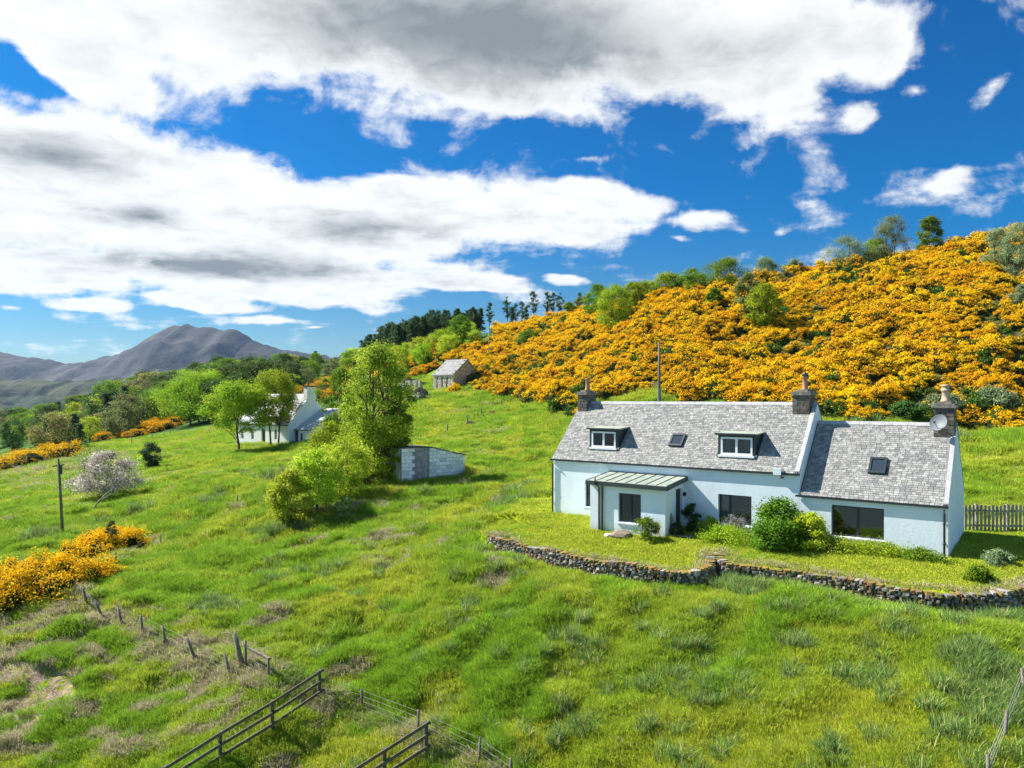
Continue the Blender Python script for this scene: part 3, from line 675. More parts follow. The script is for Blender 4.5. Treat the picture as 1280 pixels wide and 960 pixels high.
M['glass'] = glass()
SL = [(.34, .335, .32), (.40, .395, .37), (.27, .27, .265), (.47, .46, .435), (.22, .22, .22), (.37, .36, .33)]
def slates(x0, x1, z0, s, ylen, parent, name='roof', holes=(), back=True, W=6., y0=0., cols=SL, wd=.20, ex=.118, seed=1, over=.07):
    """slated pitches: every slate its own thin overlapping tablet"""
    r = random.Random(seed); mb = MB(); sl = math.hypot(1, s); run = (ylen + over) * sl; n = int(run / ex) + 1
    for side in ((0, 1) if back else (0,)):
        for i in range(n):
            v = -over * sl + i * ex; x = x0 - (wd * .5 if i % 2 else 0)
            while x < x1:
                w = wd * r.uniform(.8, 1.15); a, b = max(x, x0), min(x + w, x1); x += w
                if b - a < .04: continue
                yc = (v + ex / 2) / sl
                if any(h[0] < (a + b) / 2 < h[1] and h[2] < yc < h[3] for h in holes) and side == 0: continue
                c = r.choice(cols); k = r.uniform(.92, 1.07); c = tuple((q * .60 + .07) * k * t for q, t in zip(c, (1.0, .99, .96))); g = .007
                def P(xx, vv, up):
                    y = vv / sl - up * s / sl; z = z0 + vv / sl * s + up / sl
                    if side: y = W - y
                    return (xx, y + y0, z)
                j = r.uniform(-.006, .006); top = min(v + ex * 1.9, run - over * sl)
                L_ = [P(a + g, v + j, .030 + r.uniform(0, .008)), P(b - g, v + j, .030 + r.uniform(0, .008)), P(b - g, top, .012), P(a + g, top, .012)]
                mb.prism(L_, (0, (s if side else -s) * .012 / sl * -1, -.012), col=c)
    return mb.build(name, M['slate'], parent)
def holed_wall(mb, x0, x1, y0, y1, z0, z1, holes):
    """a wall lying along x between y0 and y1, with real openings (hx0,hx1,hz0,hz1)"""
    xs = sorted({x0, x1, *[q for h in holes for q in h[:2]]}); zs = sorted({z0, z1, *[q for h in holes for q in h[2:]]})
    for i in range(len(xs) - 1):
        run = None
        for j in range(len(zs) - 1):
            cx, cz = (xs[i] + xs[i + 1]) / 2, (zs[j] + zs[j + 1]) / 2
            if any(h[0] < cx < h[1] and h[2] < cz < h[3] for h in holes):
                if run: mb.box(((xs[i] + xs[i + 1]) / 2, (y0 + y1) / 2, (run[0] + run[1]) / 2), (xs[i + 1] - xs[i], y1 - y0, run[1] - run[0])); run = None
            else: run = (run[0], zs[j + 1]) if run else (zs[j], zs[j + 1])
        if run: mb.box(((xs[i] + xs[i + 1]) / 2, (y0 + y1) / 2, (run[0] + run[1]) / 2), (xs[i + 1] - xs[i], y1 - y0, run[1] - run[0]))
def window(parent, x0, x1, z0, z1, y, fm, mull=(), t=.07, label=None, curtain=None, sill=True, rot=0):
    """a framed window whose outer face lies at y; > frame, pane, curtain, sill"""
    root = MB(); root.box(((x0 + x1) / 2, y + .035, z1 - t / 2), (x1 - x0, .07, t)); root.box(((x0 + x1) / 2, y + .035, z0 + t / 2), (x1 - x0, .07, t))
    for xx in (x0 + t / 2, x1 - t / 2): root.box((xx, y + .035, (z0 + z1) / 2), (t, .068, z1 - z0 - 2 * t))
    for f in mull: root.box((x0 + (x1 - x0) * f, y + .033, (z0 + z1) / 2), (t * 1.2, .07, z1 - z0 - 2 * t))
    w = root.build('window', fm, parent)
    if label: w['label'] = label
    MB().box(((x0 + x1) / 2, y + .052, (z0 + z1) / 2), (x1 - x0 - t, .008, z1 - z0 - t)).build('pane', M['glass'], w)
    for (a, b) in (curtain or ()):
        c = MB(); n = 5; xa = x0 + (x1 - x0) * a; xb = x0 + (x1 - x0) * b
        for i in range(n): c.box((xa + (xb - xa) * (i + .5) / n, y + .16 + .02 * (i % 2), (z0 + z1) / 2), ((xb - xa) / n * .96, .03, z1 - z0 - .05))
        c.build('curtain', M['curtain'], w)
    if sill: MB().box(((x0 + x1) / 2, y - .06, z0 - .04), (x1 - x0 + .12, .24, .07)).build('sill', M['harl'], w)
    return w
def chimney(parent, x0, x1, y0, y1, zb, zt, potspec, label=None):
    r = random.Random(int(x0 * 100)); mb = MB(); h = .17; z = zb; nr = int((zt - .2 - zb) / h); h = (zt - .2 - zb) / nr
    for i in range(nr):
        z = zb + i * h
        for (a, b, ya, yb, alongx) in ((x0, x1, y0, y0 + .16, 1), (x0, x1, y1 - .16, y1, 1), (x0, x0 + .16, y0 + .16, y1 - .16, 0), (x1 - .16, x1, y0 + .16, y1 - .16, 0)):
            lo, hi = (a, b) if alongx else (ya, yb); q = lo
            while q < hi - .02:
                w = r.uniform(.18, .36); e = min(q + w, hi); 
                if hi - e < .1: e = hi
                k = r.uniform(.6, 1.3); c = r.choice([(.16, .145, .125), (.20, .175, .15), (.12, .115, .105), (.17, .13, .11)]); c = tuple(v * k for v in c); j = r.uniform(-.012, .012)
                if alongx: mb.box(((q + e) / 2, (ya + yb) / 2 + j, z + h / 2), (e - q - .012, yb - ya, h - .012), col=c)
                else: mb.box(((a + b) / 2 + j, (q + e) / 2, z + h / 2), (b - a, e - q - .012, h - .012), col=c)
                q = e
    cx, cy = (x0 + x1) / 2, (y0 + y1) / 2
    mb.box((cx, cy, (zb + zt - .22) / 2), (x1 - x0 - .06, y1 - y0 - .06, zt - .22 - zb), col=(.10, .095, .085))
    st = mb.build('chimney', M['chim'], parent)
    if label: st['label'] = label
    cp = MB(); cp.box((cx, cy, zt - .14), (x1 - x0 + .14, y1 - y0 + .14, .13), col=(.24, .22, .19)); cp.prism([(x0 - .02, y0 - .02, zt - .07), (x1 + .02, y0 - .02, zt - .07), (x1 + .02, y1 + .02, zt - .07), (x0 - .02, y1 + .02, zt - .07)], (0, 0, .05), col=(.26, .24, .2))
    cp.prism([(x0 + .12, y0 + .12, zt - .02), (x1 - .12, y0 + .12, zt - .02), (x1 - .12, y1 - .12, zt - .02), (x0 + .12, y1 - .12, zt - .02)], (0, 0, .09), col=(.34, .29, .22))
    cp.build('chimney_cap', M['chim'], st)
    px_, py_, hgt, kind = potspec; z = zt + .05
    if kind == 'plain': P = [(0, .15), (.05, .15), (.1, .125), (hgt * .5, .12), (hgt - .1, .125), (hgt - .08, .15), (hgt, .15)]
    else: P = [(0, .20), (.08, .20), (.12, .16), (hgt * .6, .14), (hgt * .66, .20), (hgt * .72, .20), (hgt * .76, .14), (hgt - .08, .15), (hgt - .06, .19), (hgt, .17)]
    MB().tube([(px_, py_, z + a) for a, b in P], [b for a, b in P], 14).build('chimney_pot', M['pot'] if kind == 'plain' else M['buff'], st, True)
    return st

# ------------------------------------------------------------------ the main cottage
RZ = math.atan2(ax[1], ax[0])
def main_house():
    root = empty('cottage', (HL[0], HL[1], 0), 'long whitewashed stone cottage with grey slate roof, two dormers and three chimneys', 'house', rz=RZ)
    WD, X1, X2 = 6.0, 13.0, HLEN; E1, R1, E2, R2 = 3.0, 6.0, 2.08, 5.13; s1 = (R1 - E1) / 3; s2 = (R2 - E2) / 3
    NAR = (1.98, 2.38, .5, 1.74); MW = (9.32, 10.9, .38, 1.76); EW = (14.33, 16.38, .38, 1.70); PD = (5.2, 6.3, -.1, 1.95)
    mb = MB(); holed_wall(mb, 0, X1, 0, .5, -.8, E1 - .02, [NAR, MW, PD]); mb.box((X1 / 2, WD - .25, 1.1), (X1, .5, 3.76))
    mb.build('front_wall', M['harl'], root)
    def gable(x, t, E, Rr, top=.0): return MB().prism([(x, .004, -.8), (x, WD - .004, -.8), (x, WD - .004, E + top), (x, WD / 2, Rr + top), (x, .004, E + top)], (t, 0, 0))
    gable(-.004, .45, E1, R1, -.03).build('gable_wall', M['harl'], root)
    gable(X1 - .40, .42, E1, R1, -.0).build('gable_wall', M['harl'], root)
    mb = MB(); holed_wall(mb, X1 + .02, X2, 0, .5, -.8, E2 - .02, [EW]); mb.box(((X1 + X2) / 2, WD - .25, .6), (X2 - X1 - .04, .5, 2.8)); mb.build('extension_wall', M['harl'], root)
    gable(X2 - .44, .45, E2, R2, -.0).build('gable_wall', M['harl'], root)
    # roofs
    hD = [(2.0, 3.65, .58, 1.45), (9.15, 10.9, .50, 1.45), (6.45, 7.12, .85, 1.37)]
    mb = MB()
    for (a, b, E, Rr) in ((-.02, X1 - .02, E1, R1), (X1 + .03, X2 - .03, E2, R2)):
        for sd_ in (0, 1):
            yy = [-.05, WD / 2] if not sd_ else [WD + .05, WD / 2]; ez = E - .05 * (Rr - E) / 3
            mb.prism([(a, yy[0], ez - .06), (b, yy[0], ez - .06), (b, yy[1], Rr - .06), (a, yy[1], Rr - .06)], (0, 0, .05), col=(.12, .12, .13))
    mb.build('roof_deck', M['slate'], root)
    slates(-.08, X1 - .16, E1, s1, 3., root, 'roof', hD, seed=4); slates(X1 + .06, X2 - .15, E2, s2, 3., root, 'roof', [(15.6, 16.25, .95, 1.5)], seed=9)
    for (a, b, z) in ((.6, 12.05, R1), (13.05, 17.8, R2)):
        rg = MB(); x = a
        while x < b - .1: rg.prism([(x + .005, 3 - .13, z - .06), (min(x + .45, b), 3 - .13, z - .06), (min(x + .45, b), 3, z + .09), (x + .005, 3, z + .09)], (0, .02, -.02), col=(.40, .40, .40)); rg.prism([(x + .005, 3.13, z - .06), (min(x + .45, b), 3.13, z - .06), (min(x + .45, b), 3, z + .085), (x + .005, 3, z + .085)], (0, 0, -.02), col=(.36, .36, .36)); x += .45
        rg.build('ridge_tiles', M['slate'], root)
    # pale mortar skew on the outer verges
    for (x, w, E, Rr) in ((X1 - .155, .185, E1 + .06, R1 + .06), (X2 - .145, .165, E2 + .05, R2 + .05)):
        sk = MB(); sk.prism([(x, -.06, E - .05), (x + w, -.06, E - .05), (x + w, 3, Rr + .01), (x, 3, Rr + .01)], (0, 0, .045), col=(.42, .42, .41))
        sk.prism([(x, WD + .06, E - .05), (x + w, WD + .06, E - .05), (x + w, 3, Rr + .01), (x, 3, Rr + .01)], (0, 0, .045), col=(.40, .40, .38))
        sk.build('verge_skew', M['slate'], root)
    # gutters and down pipes
    g = MB(); g.bar((-.15, -.09, E1 - .10), (X1 + .05, -.09, E1 - .10), .09, .09); g.build('gutter', M['trim'], root)
    g = MB(); g.bar((X1 - .12, -.09, E2 - .10), (X2 + .02, -.09, E2 - .10), .09, .09); g.build('gutter', M['trim'], root)
    for x, zt in ((-.02, E1 - .2), (X2 - .12, E2 - .2)):
        d = MB(); d.tube([(x, -.16, zt), (x, -.07, zt - .18), (x, -.07, -.3)], [.042] * 3, 8); 
        for zc in (.5, 1.3): d.tube([(x, -.07, zc), (x, -.07, zc + .08)], [.058] * 2, 8)
        d.build('downpipe', M['trim'], root, True)
    # near-black room surfaces behind the glass, standing in for unlit rooms
    for (a, b, z0, z1) in ((.5, 12.5, -.3, 2.6), (13.3, 18.1, -.3, 1.9)):
        MB().box(((a + b) / 2, 3.4, z0), (b - a, 4.6, .06)).box(((a + b) / 2, 4.9, (z0 + z1) / 2), (b - a, .08, z1 - z0)).box(((a + b) / 2, 3.0, z1 + .05), (b - a, 4.6, .06)).build('interior', M['room'], root)
    window(root, *NAR, .16, M['trim'], t=.05, label='narrow dark window beside the porch')
    window(root, *MW, .16, M['trim'], mull=(.32,), t=.07, label='large dark framed window with a pale curtain', curtain=[(.05, .27)])
    window(root, *EW, .16, M['trim'], mull=(.5,), t=.08, label='wide dark framed window of the lower wing')
    # dormers
    def dormer(x0, x1, yf, lab):
        zb = E1 + yf * s1; zt = zb + 1.06; yb = (zt - E1 - .04) / s1
        d = MB()                                                     # dark clad body: cheeks and front surround
        for xx in (x0, x1 - .1): d.prism([(xx, yf, zb - .02), (xx, yb, zt), (xx, yf, zt)], (.1, 0, 0))
        d.box(((x0 + x1) / 2, yf + .05, zt - .05), (x1 - x0, .12, .12)); d.box(((x0 + x1) / 2, yf + .05, zb + .03), (x1 - x0, .12, .07))
        d.box(((x0 + x1) / 2, yf + .6, zb + .6), (x1 - x0 - .25, .04, .9))
        db = d.build('dormer', M['green_trim'], root); db['label'] = lab
        rr = MB(); rr.prism([(x0 - .10, yf - .14, zt - .01), (x1 + .10, yf - .14, zt - .01), (x1 + .10, yb + .12, zt + .06), (x0 - .10, yb + .12, zt + .06)], (0, 0, .06)); rr.build('dormer_roof', M['roofgreen'], db)
        ed = MB(); ed.box(((x0 + x1) / 2, yf - .15, zt + .01), (x1 - x0 + .22, .03, .09)); ed.build('fascia', M['trim'], db)
        window(db, x0 + .14, x1 - .14, zb + .09, zt - .13, yf - .03, M['wframe'], mull=(.5,), t=.085, curtain=[(.12, .28), (.72, .88)], sill=False)
        MB().box(((x0 + x1) / 2, yf - .07, zb + .035), (x1 - x0 - .06, .16, .09)).build('sill', M['wframe'], db)
        for sx, xx in ((-1, x0), (1, x1)):
            fl = MB().bar((xx + sx * .04, yf - .1, zb + .0), (xx + sx * .04, yb, zt + .03), .07, .03)
            fl.build('flashing', M['green_trim'], db)
    dormer(1.96, 3.69, .56, 'left dormer, nearer the porch end, with white twin casement')
    dormer(9.13, 10.92, .50, 'right dormer with white twin casement')
    # roof lights
    def rooflight(x0, x1, ya, yb, E, s):
        sl = math.hypot(1, s)
        def P(x, y, up): return (x, y - up * s / sl, E + y * s + up / sl)
        f = MB()
        for (a, b, c, d_) in ((x0, x0 + .09, ya, yb), (x1 - .09, x1, ya, yb), (x0 + .09, x1 - .09, ya, ya + .08), (x0 + .09, x1 - .09, yb - .08, yb)):
            L_ = [P(a, c, .02), P(b, c, .02), P(b, d_, .02), P(a, d_, .02)]; top = [P(a, c, .13), P(b, c, .13), P(b, d_, .13), P(a, d_, .13)]
            f.prism(L_, Vector(top[0]) - Vector(L_[0]))
        w = f.build('roof_window', M['trim'], root)
        MB().prism([P(x0 + .08, ya + .06, .09), P(x1 - .08, ya + .06, .09), P(x1 - .08, yb - .06, .09), P(x0 + .08, yb - .06, .09)], (0, 0, .01)).build('pane', M['skyglass'], w)
    rooflight(6.43, 7.14, .82, 1.40, E1, s1); rooflight(15.6, 16.27, .92, 1.54, E2, s2)
    chimney(root, .02, .62, 2.45, 3.5, 5.2, 6.66, (.42, 2.9, .72, 'plain'), 'leftmost stone chimney with one thin clay pot')
    chimney(root, 12.02, 12.80, 2.45, 3.5, 5.2, 6.62, (12.5, 2.85, .66, 'plain'), 'middle stone chimney with tall clay pot')
    chimney(root, 17.86, 18.62, 2.45, 3.5, 4.6, 6.06, (18.27, 2.9, .74, 'fancy'), 'right stone chimney with flanged buff pot')
    # cowl above the middle pot
    MB().tube([(12.5, 2.85, 7.33), (12.5, 2.85, 7.40), (12.5, 2.85, 7.43), (12.5, 2.85, 7.52)], [.17, .17, .09, .03], 10).build('chimney_cowl', M['trim'], root)
    # satellite dish
    dm = MB(); c = Vector((18.12, 2.12, 5.22)); dirn = Vector((-.35, -.85, .38)).normalized(); a = dirn.orthogonal().normalized(); b = dirn.cross(a); rings = []
    for i in range(5):
        rr = .36 * i / 4; rings.append([c + dirn * (.25 * rr * rr * 3) + (a * math.cos(t) + b * math.sin(t)) * max(rr, .004) for t in [2 * math.pi * k / 20 for k in range(20)]])
    for i in range(4):
        for k in range(20): dm.prism([rings[i][k], rings[i][(k + 1) % 20], rings[i + 1][(k + 1) % 20], rings[i + 1][k]], tuple(-dirn * .012))
    ds = dm.build('satellite_dish', M['dish'], root)
    MB().tube([c - dirn * .02, c + Vector((0, .12, -.1)), (18.12, 2.40, 5.05)], [.03, .03, .03], 8).tube([c + Vector((0, -.05, -.33)), c + dirn * .38 + Vector((0, 0, -.12))], [.012, .012], 6).box(tuple(c + dirn * .40 + Vector((0, 0, -.1))), (.07, .09, .07)).build('dish_bracket', M['trim'], ds)
    MB().box((12.1, -.12, 3.02 - .02), (.34, .14, .3)).build('alarm_box', M['wframe'], root)
    MB().tube([(12.25, -.1, 2.85), (12.3, -.18, 2.72), (12.38, -.24, 2.75)], [.03, .05, .05], 8).build('outdoor_lamp', M['trim'], root)
    # ---- porch
    PX0, PX1, PY = 3.6, 7.6, -2.1; PW = (5.15, 6.36, .30, 1.70)
    pm = MB(); holed_wall(pm, PX0 + .5, PX1, PY + .012, PY + .3, -1.0, 2.10, [PW])
    # right side with the doorway, left side plain
    for (ya, yb, za, zb_) in ((PY + .3, -.92, -1, 2.14), (-.17, 0, -1, 2.25), (-.92, -.17, 1.93, 2.2)): pm.box((PX1 - .13, (ya + yb) / 2, (za + zb_) / 2), (.26, yb - ya, zb_ - za))
    pm.prism([(PX1 - .262, PY + .02, 2.06), (PX1 - .262, 0, 2.06), (PX1 - .262, 0, 2.36), (PX1 - .262, PY + .02, 2.13)], (.259, 0, 0)); pm.box((PX0 + .13, PY / 2 + .15, .55), (.26, -PY - .3, 3.1))
    po = pm.build('porch', M['harl'], root); po['label'] = 'flat roofed front porch with dark window and side door'
    MB().box((PX0 + .25, PY + .1, .56), (.5, .26, 3.12)).build('corner_pier', M['rough'], po)
    window(po, *PW, PY + .13, M['trim'], mull=(.5,), t=.09, curtain=[(.06, .4), (.62, .92)])
    MB().box((5.6, -.9, -.05), (3.6, 1.6, .05)).build('interior', M['room'], po)
    dr = MB().box((PX1 - .14, -.545, .98), (.05, .74, 1.9)).build('door', M['trim'], po)
    MB().box((PX1 - .10, -.72, 1.3), (.02, .2, .5)).build('door_pane', M['glass'], dr)
    MB().tube([(PX1 - .1, -.26, 1.0), (PX1 - .03, -.26, 1.0), (PX1 - .03, -.36, 1.0)], [.015] * 3, 6).build('handle', M['wframe'], dr)
    MB().box((PX1 + .06, -.06, 1.62), (.13, .12, .17)).build('outdoor_lamp', M['trim'], po)
    a0, a1, b0, zF, zB = PX0 - .12, PX1 + .2, PY - .22, 2.17, 2.40
    pr = MB().prism([(a0, b0, zF), (a1, b0, zF), (a1, -.01, zB), (a0, -.01, zB)], (0, 0, .05)).build('porch_roof', M['roofgreen'], po)
    se = MB()
    for i in range(9):
        x = a0 + .02 + (a1 - a0 - .04) * i / 8; se.bar((x, b0 + .02, zF + .065), (x, -.03, zB + .065), .022, .02)
    se.bar((a0, -.03, zB + .07), (a1, -.03, zB + .07), .06, .06); se.build('roof_seams', M['green_trim'], pr)
    fa = MB(); fa.box(((a0 + a1) / 2, b0 - .02, zF - .06), (a1 - a0 + .04, .05, .20)); fa.prism([(a1, b0 + .01, zF - .15), (a1, -.02, zB - .13), (a1, -.02, zB + .05), (a1, b0 + .01, zF + .05)], (.03, 0, 0)); fa.build('fascia', M['green_trim'], po)
    dp = MB()
    dp.tube([(4.02, PY - .27, 2.42), (4.02, PY - .27, 2.05), (4.12, PY - .07, 1.9), (4.12, PY - .07, -.5)], [.035] * 4, 8).build('downpipe', M['trim'], po, True)
    MB().tube([(4.30, PY - .16, 2.05), (4.32, PY - .08, 1.95), (4.32, PY - .08, -.5)], [.045] * 3, 8).build('downpipe', M['trim'], po, True)
    return root
M['dish'] = plain('dish_grey', (.17, .19, .205), .5, .06); M['rough'] = harl('rough_limewash', (.80, .85, .90))
q = NB('lead_roofing'); tc = q.n('ShaderNodeTexCoord').outputs['Object']
q.color(q.mix(q.mr(q.noise(1.6, 5, .7, vec=tc), .35, .65), (.24, .30, .25), (.40, .42, .33))); q.b.inputs['Roughness'].default_value = .6; M['roofgreen'] = q.m
q = NB('roof_window_glass'); q.color((.03, .045, .06)); q.b.inputs['Roughness'].default_value = .08; q.b.inputs['Specular IOR Level'].default_value = .8; M['skyglass'] = q.m
main_house()

# ------------------------------------------------------------------ dry stone terrace walls
STC = [(.24, .23, .21), (.18, .17, .16), (.32, .30, .27), (.13, .12, .105), (.25, .17, .10), (.22, .15, .08), (.34, .31, .27)]
def rock(mb_, c, d, rz, r, col):
    """one irregular stone : a box with knocked corners"""
    b = len(mb_.v); ca, sa = math.cos(rz), math.sin(rz)
    for k in (-1, 1):
        for (i, j) in ((-1, -.55), (-.6, -1), (.6, -1), (1, -.55), (1, .55), (.6, 1), (-.6, 1), (-1, .55)):
            f = .86 + r.uniform(-.14, .1); x, y, z = i * d[0] / 2 * f, j * d[1] / 2 * f, k * d[2] / 2 * r.uniform(.8, 1.05)
            mb_.v.append((c[0] + x * ca - y * sa, c[1] + x * sa + y * ca, c[2] + z))
    mb_.f.append(tuple(b + i for i in range(8))[::-1]); mb_.f.append(tuple(b + 8 + i for i in range(8)))
    for i in range(8): mb_.f.append((b + i, b + (i + 1) % 8, b + 8 + (i + 1) % 8, b + 8 + i))
    mb_.c += [col] * 10
def stone_wall(pl, htop, depth, label, seed, cols=STC, hs=.095, name='stone_wall', thick=.45, cat='stone wall', capped=True, zf=None):
    r = random.Random(seed); mb = MB(); cum = [0]
    for a, b in zip(pl[:-1], pl[1:]): cum.append(cum[-1] + math.hypot(b[0] - a[0], b[1] - a[1]))
    def at(s):
        for i in range(len(pl) - 1):
            if s <= cum[i + 1] or i == len(pl) - 2:
                t = (s - cum[i]) / (cum[i + 1] - cum[i]); a, b = pl[i], pl[i + 1]
                return a[0] + (b[0] - a[0]) * t, a[1] + (b[1] - a[1]) * t, math.atan2(b[1] - a[1], b[0] - a[0])
    zf = zf or (lambda x, y: float(terr_z(x, y)))
    n = int(depth / hs) + 1; org = (*pl[0], zf(*pl[0]))
    for lay in range(n):
        s = 0
        while s < cum[-1]:
            w = r.uniform(.10, .34); h = hs * r.uniform(.8, 1.3); x, y, a = at(min(s + w / 2, cum[-1])); z = zf(x, y) + htop(s / cum[-1]) - hs * (lay + .5) + r.uniform(-.02, .02)
            k = r.uniform(.7, 1.25); c = tuple(v * k for v in r.choice(cols))
            if lay == 0 and r.random() < .6: c = r.choice([(.28, .19, .05), (.22, .15, .05), (.18, .17, .05)])
            rock(mb, (x - org[0] + r.uniform(-.03, .03), y - org[1] + r.uniform(-.04, .04), z - org[2]), (w * 1.02, thick * r.uniform(.85, 1.15), h), a + r.uniform(-.12, .12), r, c); s += w * .97
    o = mb.build(name, M['stone']); o.location = org
    return tag(o, label, cat)
stone_wall(WALL_A, lambda t: .10 + .05 * math.sin(t * 23), 1.0, 'mossy dry stone retaining wall under the lawn before the porch', 3)
stone_wall(WALL_B, lambda t: .08 + .05 * math.sin(t * 19), 1.0, 'mossy dry stone retaining wall below the lower wing of the cottage', 5)
def boulder(px, py, sz, col, label, r=random.Random(5), flat=.5, n=1, z=None, d=None):
    import bmesh
    x, y, g = hit(px, py) if d is None else gz_at(px, d); bm = bmesh.new()
    for i in range(n):
        ofs = Vector((r.uniform(-1, 1) * sz * .8 * (n > 1), r.uniform(-.5, .5) * sz * (n > 1), 0)); st = len(bm.verts)
        g2 = bmesh.ops.create_icosphere(bm, subdivisions=2, radius=sz / 2 * (1 if n == 1 else r.uniform(.5, .9)))
        for v in g2['verts']: v.co = Vector((v.co.x * 1.25, v.co.y, v.co.z * flat)) * r.uniform(.82, 1.12) + ofs
    me = bpy.data.meshes.new('boulder'); bm.to_mesh(me); bm.free(); me.materials.append(plain('rock_' + str(len(bpy.data.materials)), col, .9, .3, 5, bump=.6))
    o = link('boulder', me); o.location = (x, y, g + sz * flat * .2); return tag(o, label, 'rock')
# steps between the two walls
st = MB(); r = random.Random(8); sx, sy = on_z(893, 700, -.5)
for i, (px, py, z) in enumerate([(890, 692, -.38), (891, 699, -.55), (893, 706, -.72), (894, 713, -.9)]):
    x, y = on_z(px, py, z); rock(st, (x, y, z), (.75, .42, .16), -.5, r, (.34, .31, .27)); rock(st, (x + .2, y + .15, z - .12), (.6, .5, .16), -.4, r, (.25, .22, .18))
tag(st.build('stone_steps', M['stone']), 'rough stone steps through the gap between two garden walls', 'steps')
# ------------------------------------------------------------------ outlying buildings
def frame_at(px, py, L, d=None):
    """left front corner of a house parallel to the cottage whose right front foot is seen at (px,py)"""
    x, y, z = hit(px, py) if d is None else gz_at(px, d)
    return (x - ax[0] * L, y - ax[1] * L, z)
def far_cottage():
    L, Wd, E, Rg = 12., 7., 2.75, 6.7; o = frame_at(361, 557, L)
    root = empty('white_cottage', o, 'distant white cottage with pale roof half hidden behind two garden trees', 'house', rz=RZ)
    z0 = -1.5; holes = [(1.2, 1.9, .6, 1.9), (3.6, 4.3, .6, 1.9), (6.0, 6.9, 0, 2.0), (8.9, 9.5, .75, 2.0)]
    mb = MB(); holed_wall(mb, 0, L, 0, .4, z0, E, holes); mb.box((L / 2, Wd - .2, .6), (L, .4, 4.2))
    for x in (0, L - .4): mb.prism([(x + .004, .004, z0), (x + .004, Wd, z0), (x + .004, Wd, E), (x + .004, Wd / 2, Rg), (x + .004, .004, E)], (.4, 0, 0))
    mb.build('wall', M['white'], root)
    for h in holes[:2] + holes[3:]:
        w = MB().box(((h[0] + h[1]) / 2, .16, (h[2] + h[3]) / 2), (h[1] - h[0], .05, h[3] - h[2])).build('window', M['skyglass'], root)
        MB().box(((h[0] + h[1]) / 2, .12, (h[2] + h[3]) / 2), (.05, .05, h[3] - h[2])).box(((h[0] + h[1]) / 2, .12, (h[2] + h[3]) / 2), (h[1] - h[0], .05, .05)).build('window_bars', M['wframe'], w)
    MB().box((6.45, .2, 1.), (.86, .06, 2.)).build('door', M['trim'], root)
    s = (Rg - E) / (Wd / 2); slates(-.15, L - .35, E, s, Wd / 2, root, 'roof', W=Wd, cols=[(.66, .67, .70), (.74, .74, .76), (.58, .59, .62)], wd=.5, ex=.30, seed=21)
    d = MB()
    for yy in ((-.1, Wd / 2), (Wd + .1, Wd / 2)): d.prism([(-.1, yy[0], E - .16), (L - .38, yy[0], E - .16), (L - .38, yy[1], Rg - .05), (-.1, yy[1], Rg - .05)], (0, 0, .04), col=(.3, .3, .3))
    d.build('roof_deck', M['slate'], root)
    st = MB().box((L - .25, Wd / 2, Rg + .1), (.75, 1.5, 1.7)).build('chimney', M['white'], root); st['label'] = 'broad white gable chimney'
    MB().box((L - .25, Wd / 2, Rg + 1.0), (.9, 1.65, .14), col=(.1, .1, .1)).build('chimney_cap', M['trim'], st)
    MB().tube([(L - .25, Wd / 2 - .3, Rg + 1.05), (L - .25, Wd / 2 - .3, Rg + 1.6)], [.16, .13], 8).build('chimney_pot', M['pot'], st)
    st = MB().box((.3, Wd / 2, Rg), (.7, 1.2, 1.2)).build('chimney', M['white'], root); MB().box((.3, Wd / 2, Rg + .65), (.85, 1.35, .12)).build('chimney_cap', M['trim'], st)
    # lower wing at the right
    wg = MB(); wl, wE, wR = 3.4, 2.05, 3.9; wh = [(L + 1.0, L + 1.5, .6, 1.6)]; holed_wall(wg, L + .1, L + wl, 1.0, 1.3, z0, wE, wh)
    wg.prism([(L + wl - .3, 1.004, z0), (L + wl - .3, 6, z0), (L + wl - .3, 6, wR + .2), (L + wl - .3, 5, wR + .7), (L + wl - .3, 1.004, wE)], (.296, 0, 0)); wg.box((L + wl / 2, 5.9, 1.1), (wl, .3, 5.2))
    wi = wg.build('wing', M['white'], root)
    MB().box((L + 1.25, 1.15, 1.1), (.46, .05, 1.0)).build('window', M['skyglass'], wi); MB().box((L + .35, .96, .95), (.5, .06, 1.95)).build('door', M['trim'], wi)
    MB().prism([(L + .02, .8, wE - .05), (L + wl + .15, .8, wE - .05), (L + wl + .15, 5.2, wR + .75), (L + .02, 5.2, wR + .75)], (0, 0, .12), col=(.5, .51, .53)).build('wing_roof', M['slate'], wi)
    MB().bar((L + .0, .75, wE), (L + wl + .15, .75, wE), .1, .1).bar((L + wl - .05, .93, wE), (L + wl - .05, .93, -.8), .07, .07).build('gutter', M['trim'], wi)
    MB().bar((-.2, -.15, E - .15), (L, -.15, E - .15), .1, .1).build('gutter', M['trim'], root)
far_cottage()
def stones_into(mb, x0, x1, y0, y1, z0, z1, holes, r, cols, hs=.22, alongx=True, prof=None):
    z = z0
    while z < z1:
        q = x0
        while q < x1 - .02:
            w = r.uniform(.25, .6); e = min(q + w, x1); c = (q + e) / 2
            top = prof(c) if prof else z1
            if z + hs / 2 < top and not any(h[0] - .02 < c < h[1] + .02 and h[2] < z + hs / 2 < h[3] for h in holes):
                k = r.uniform(.75, 1.2); col = tuple(v * k for v in r.choice(cols))
                if alongx: rock(mb, (c, (y0 + y1) / 2, z + hs / 2), ((e - q) * 1.15, (y1 - y0), hs * 1.15), 0, r, col)
                else: rock(mb, ((y0 + y1) / 2, c, z + hs / 2), ((y1 - y0), (e - q) * 1.15, hs * 1.15), 0, r, col)
            q = e
        z += hs
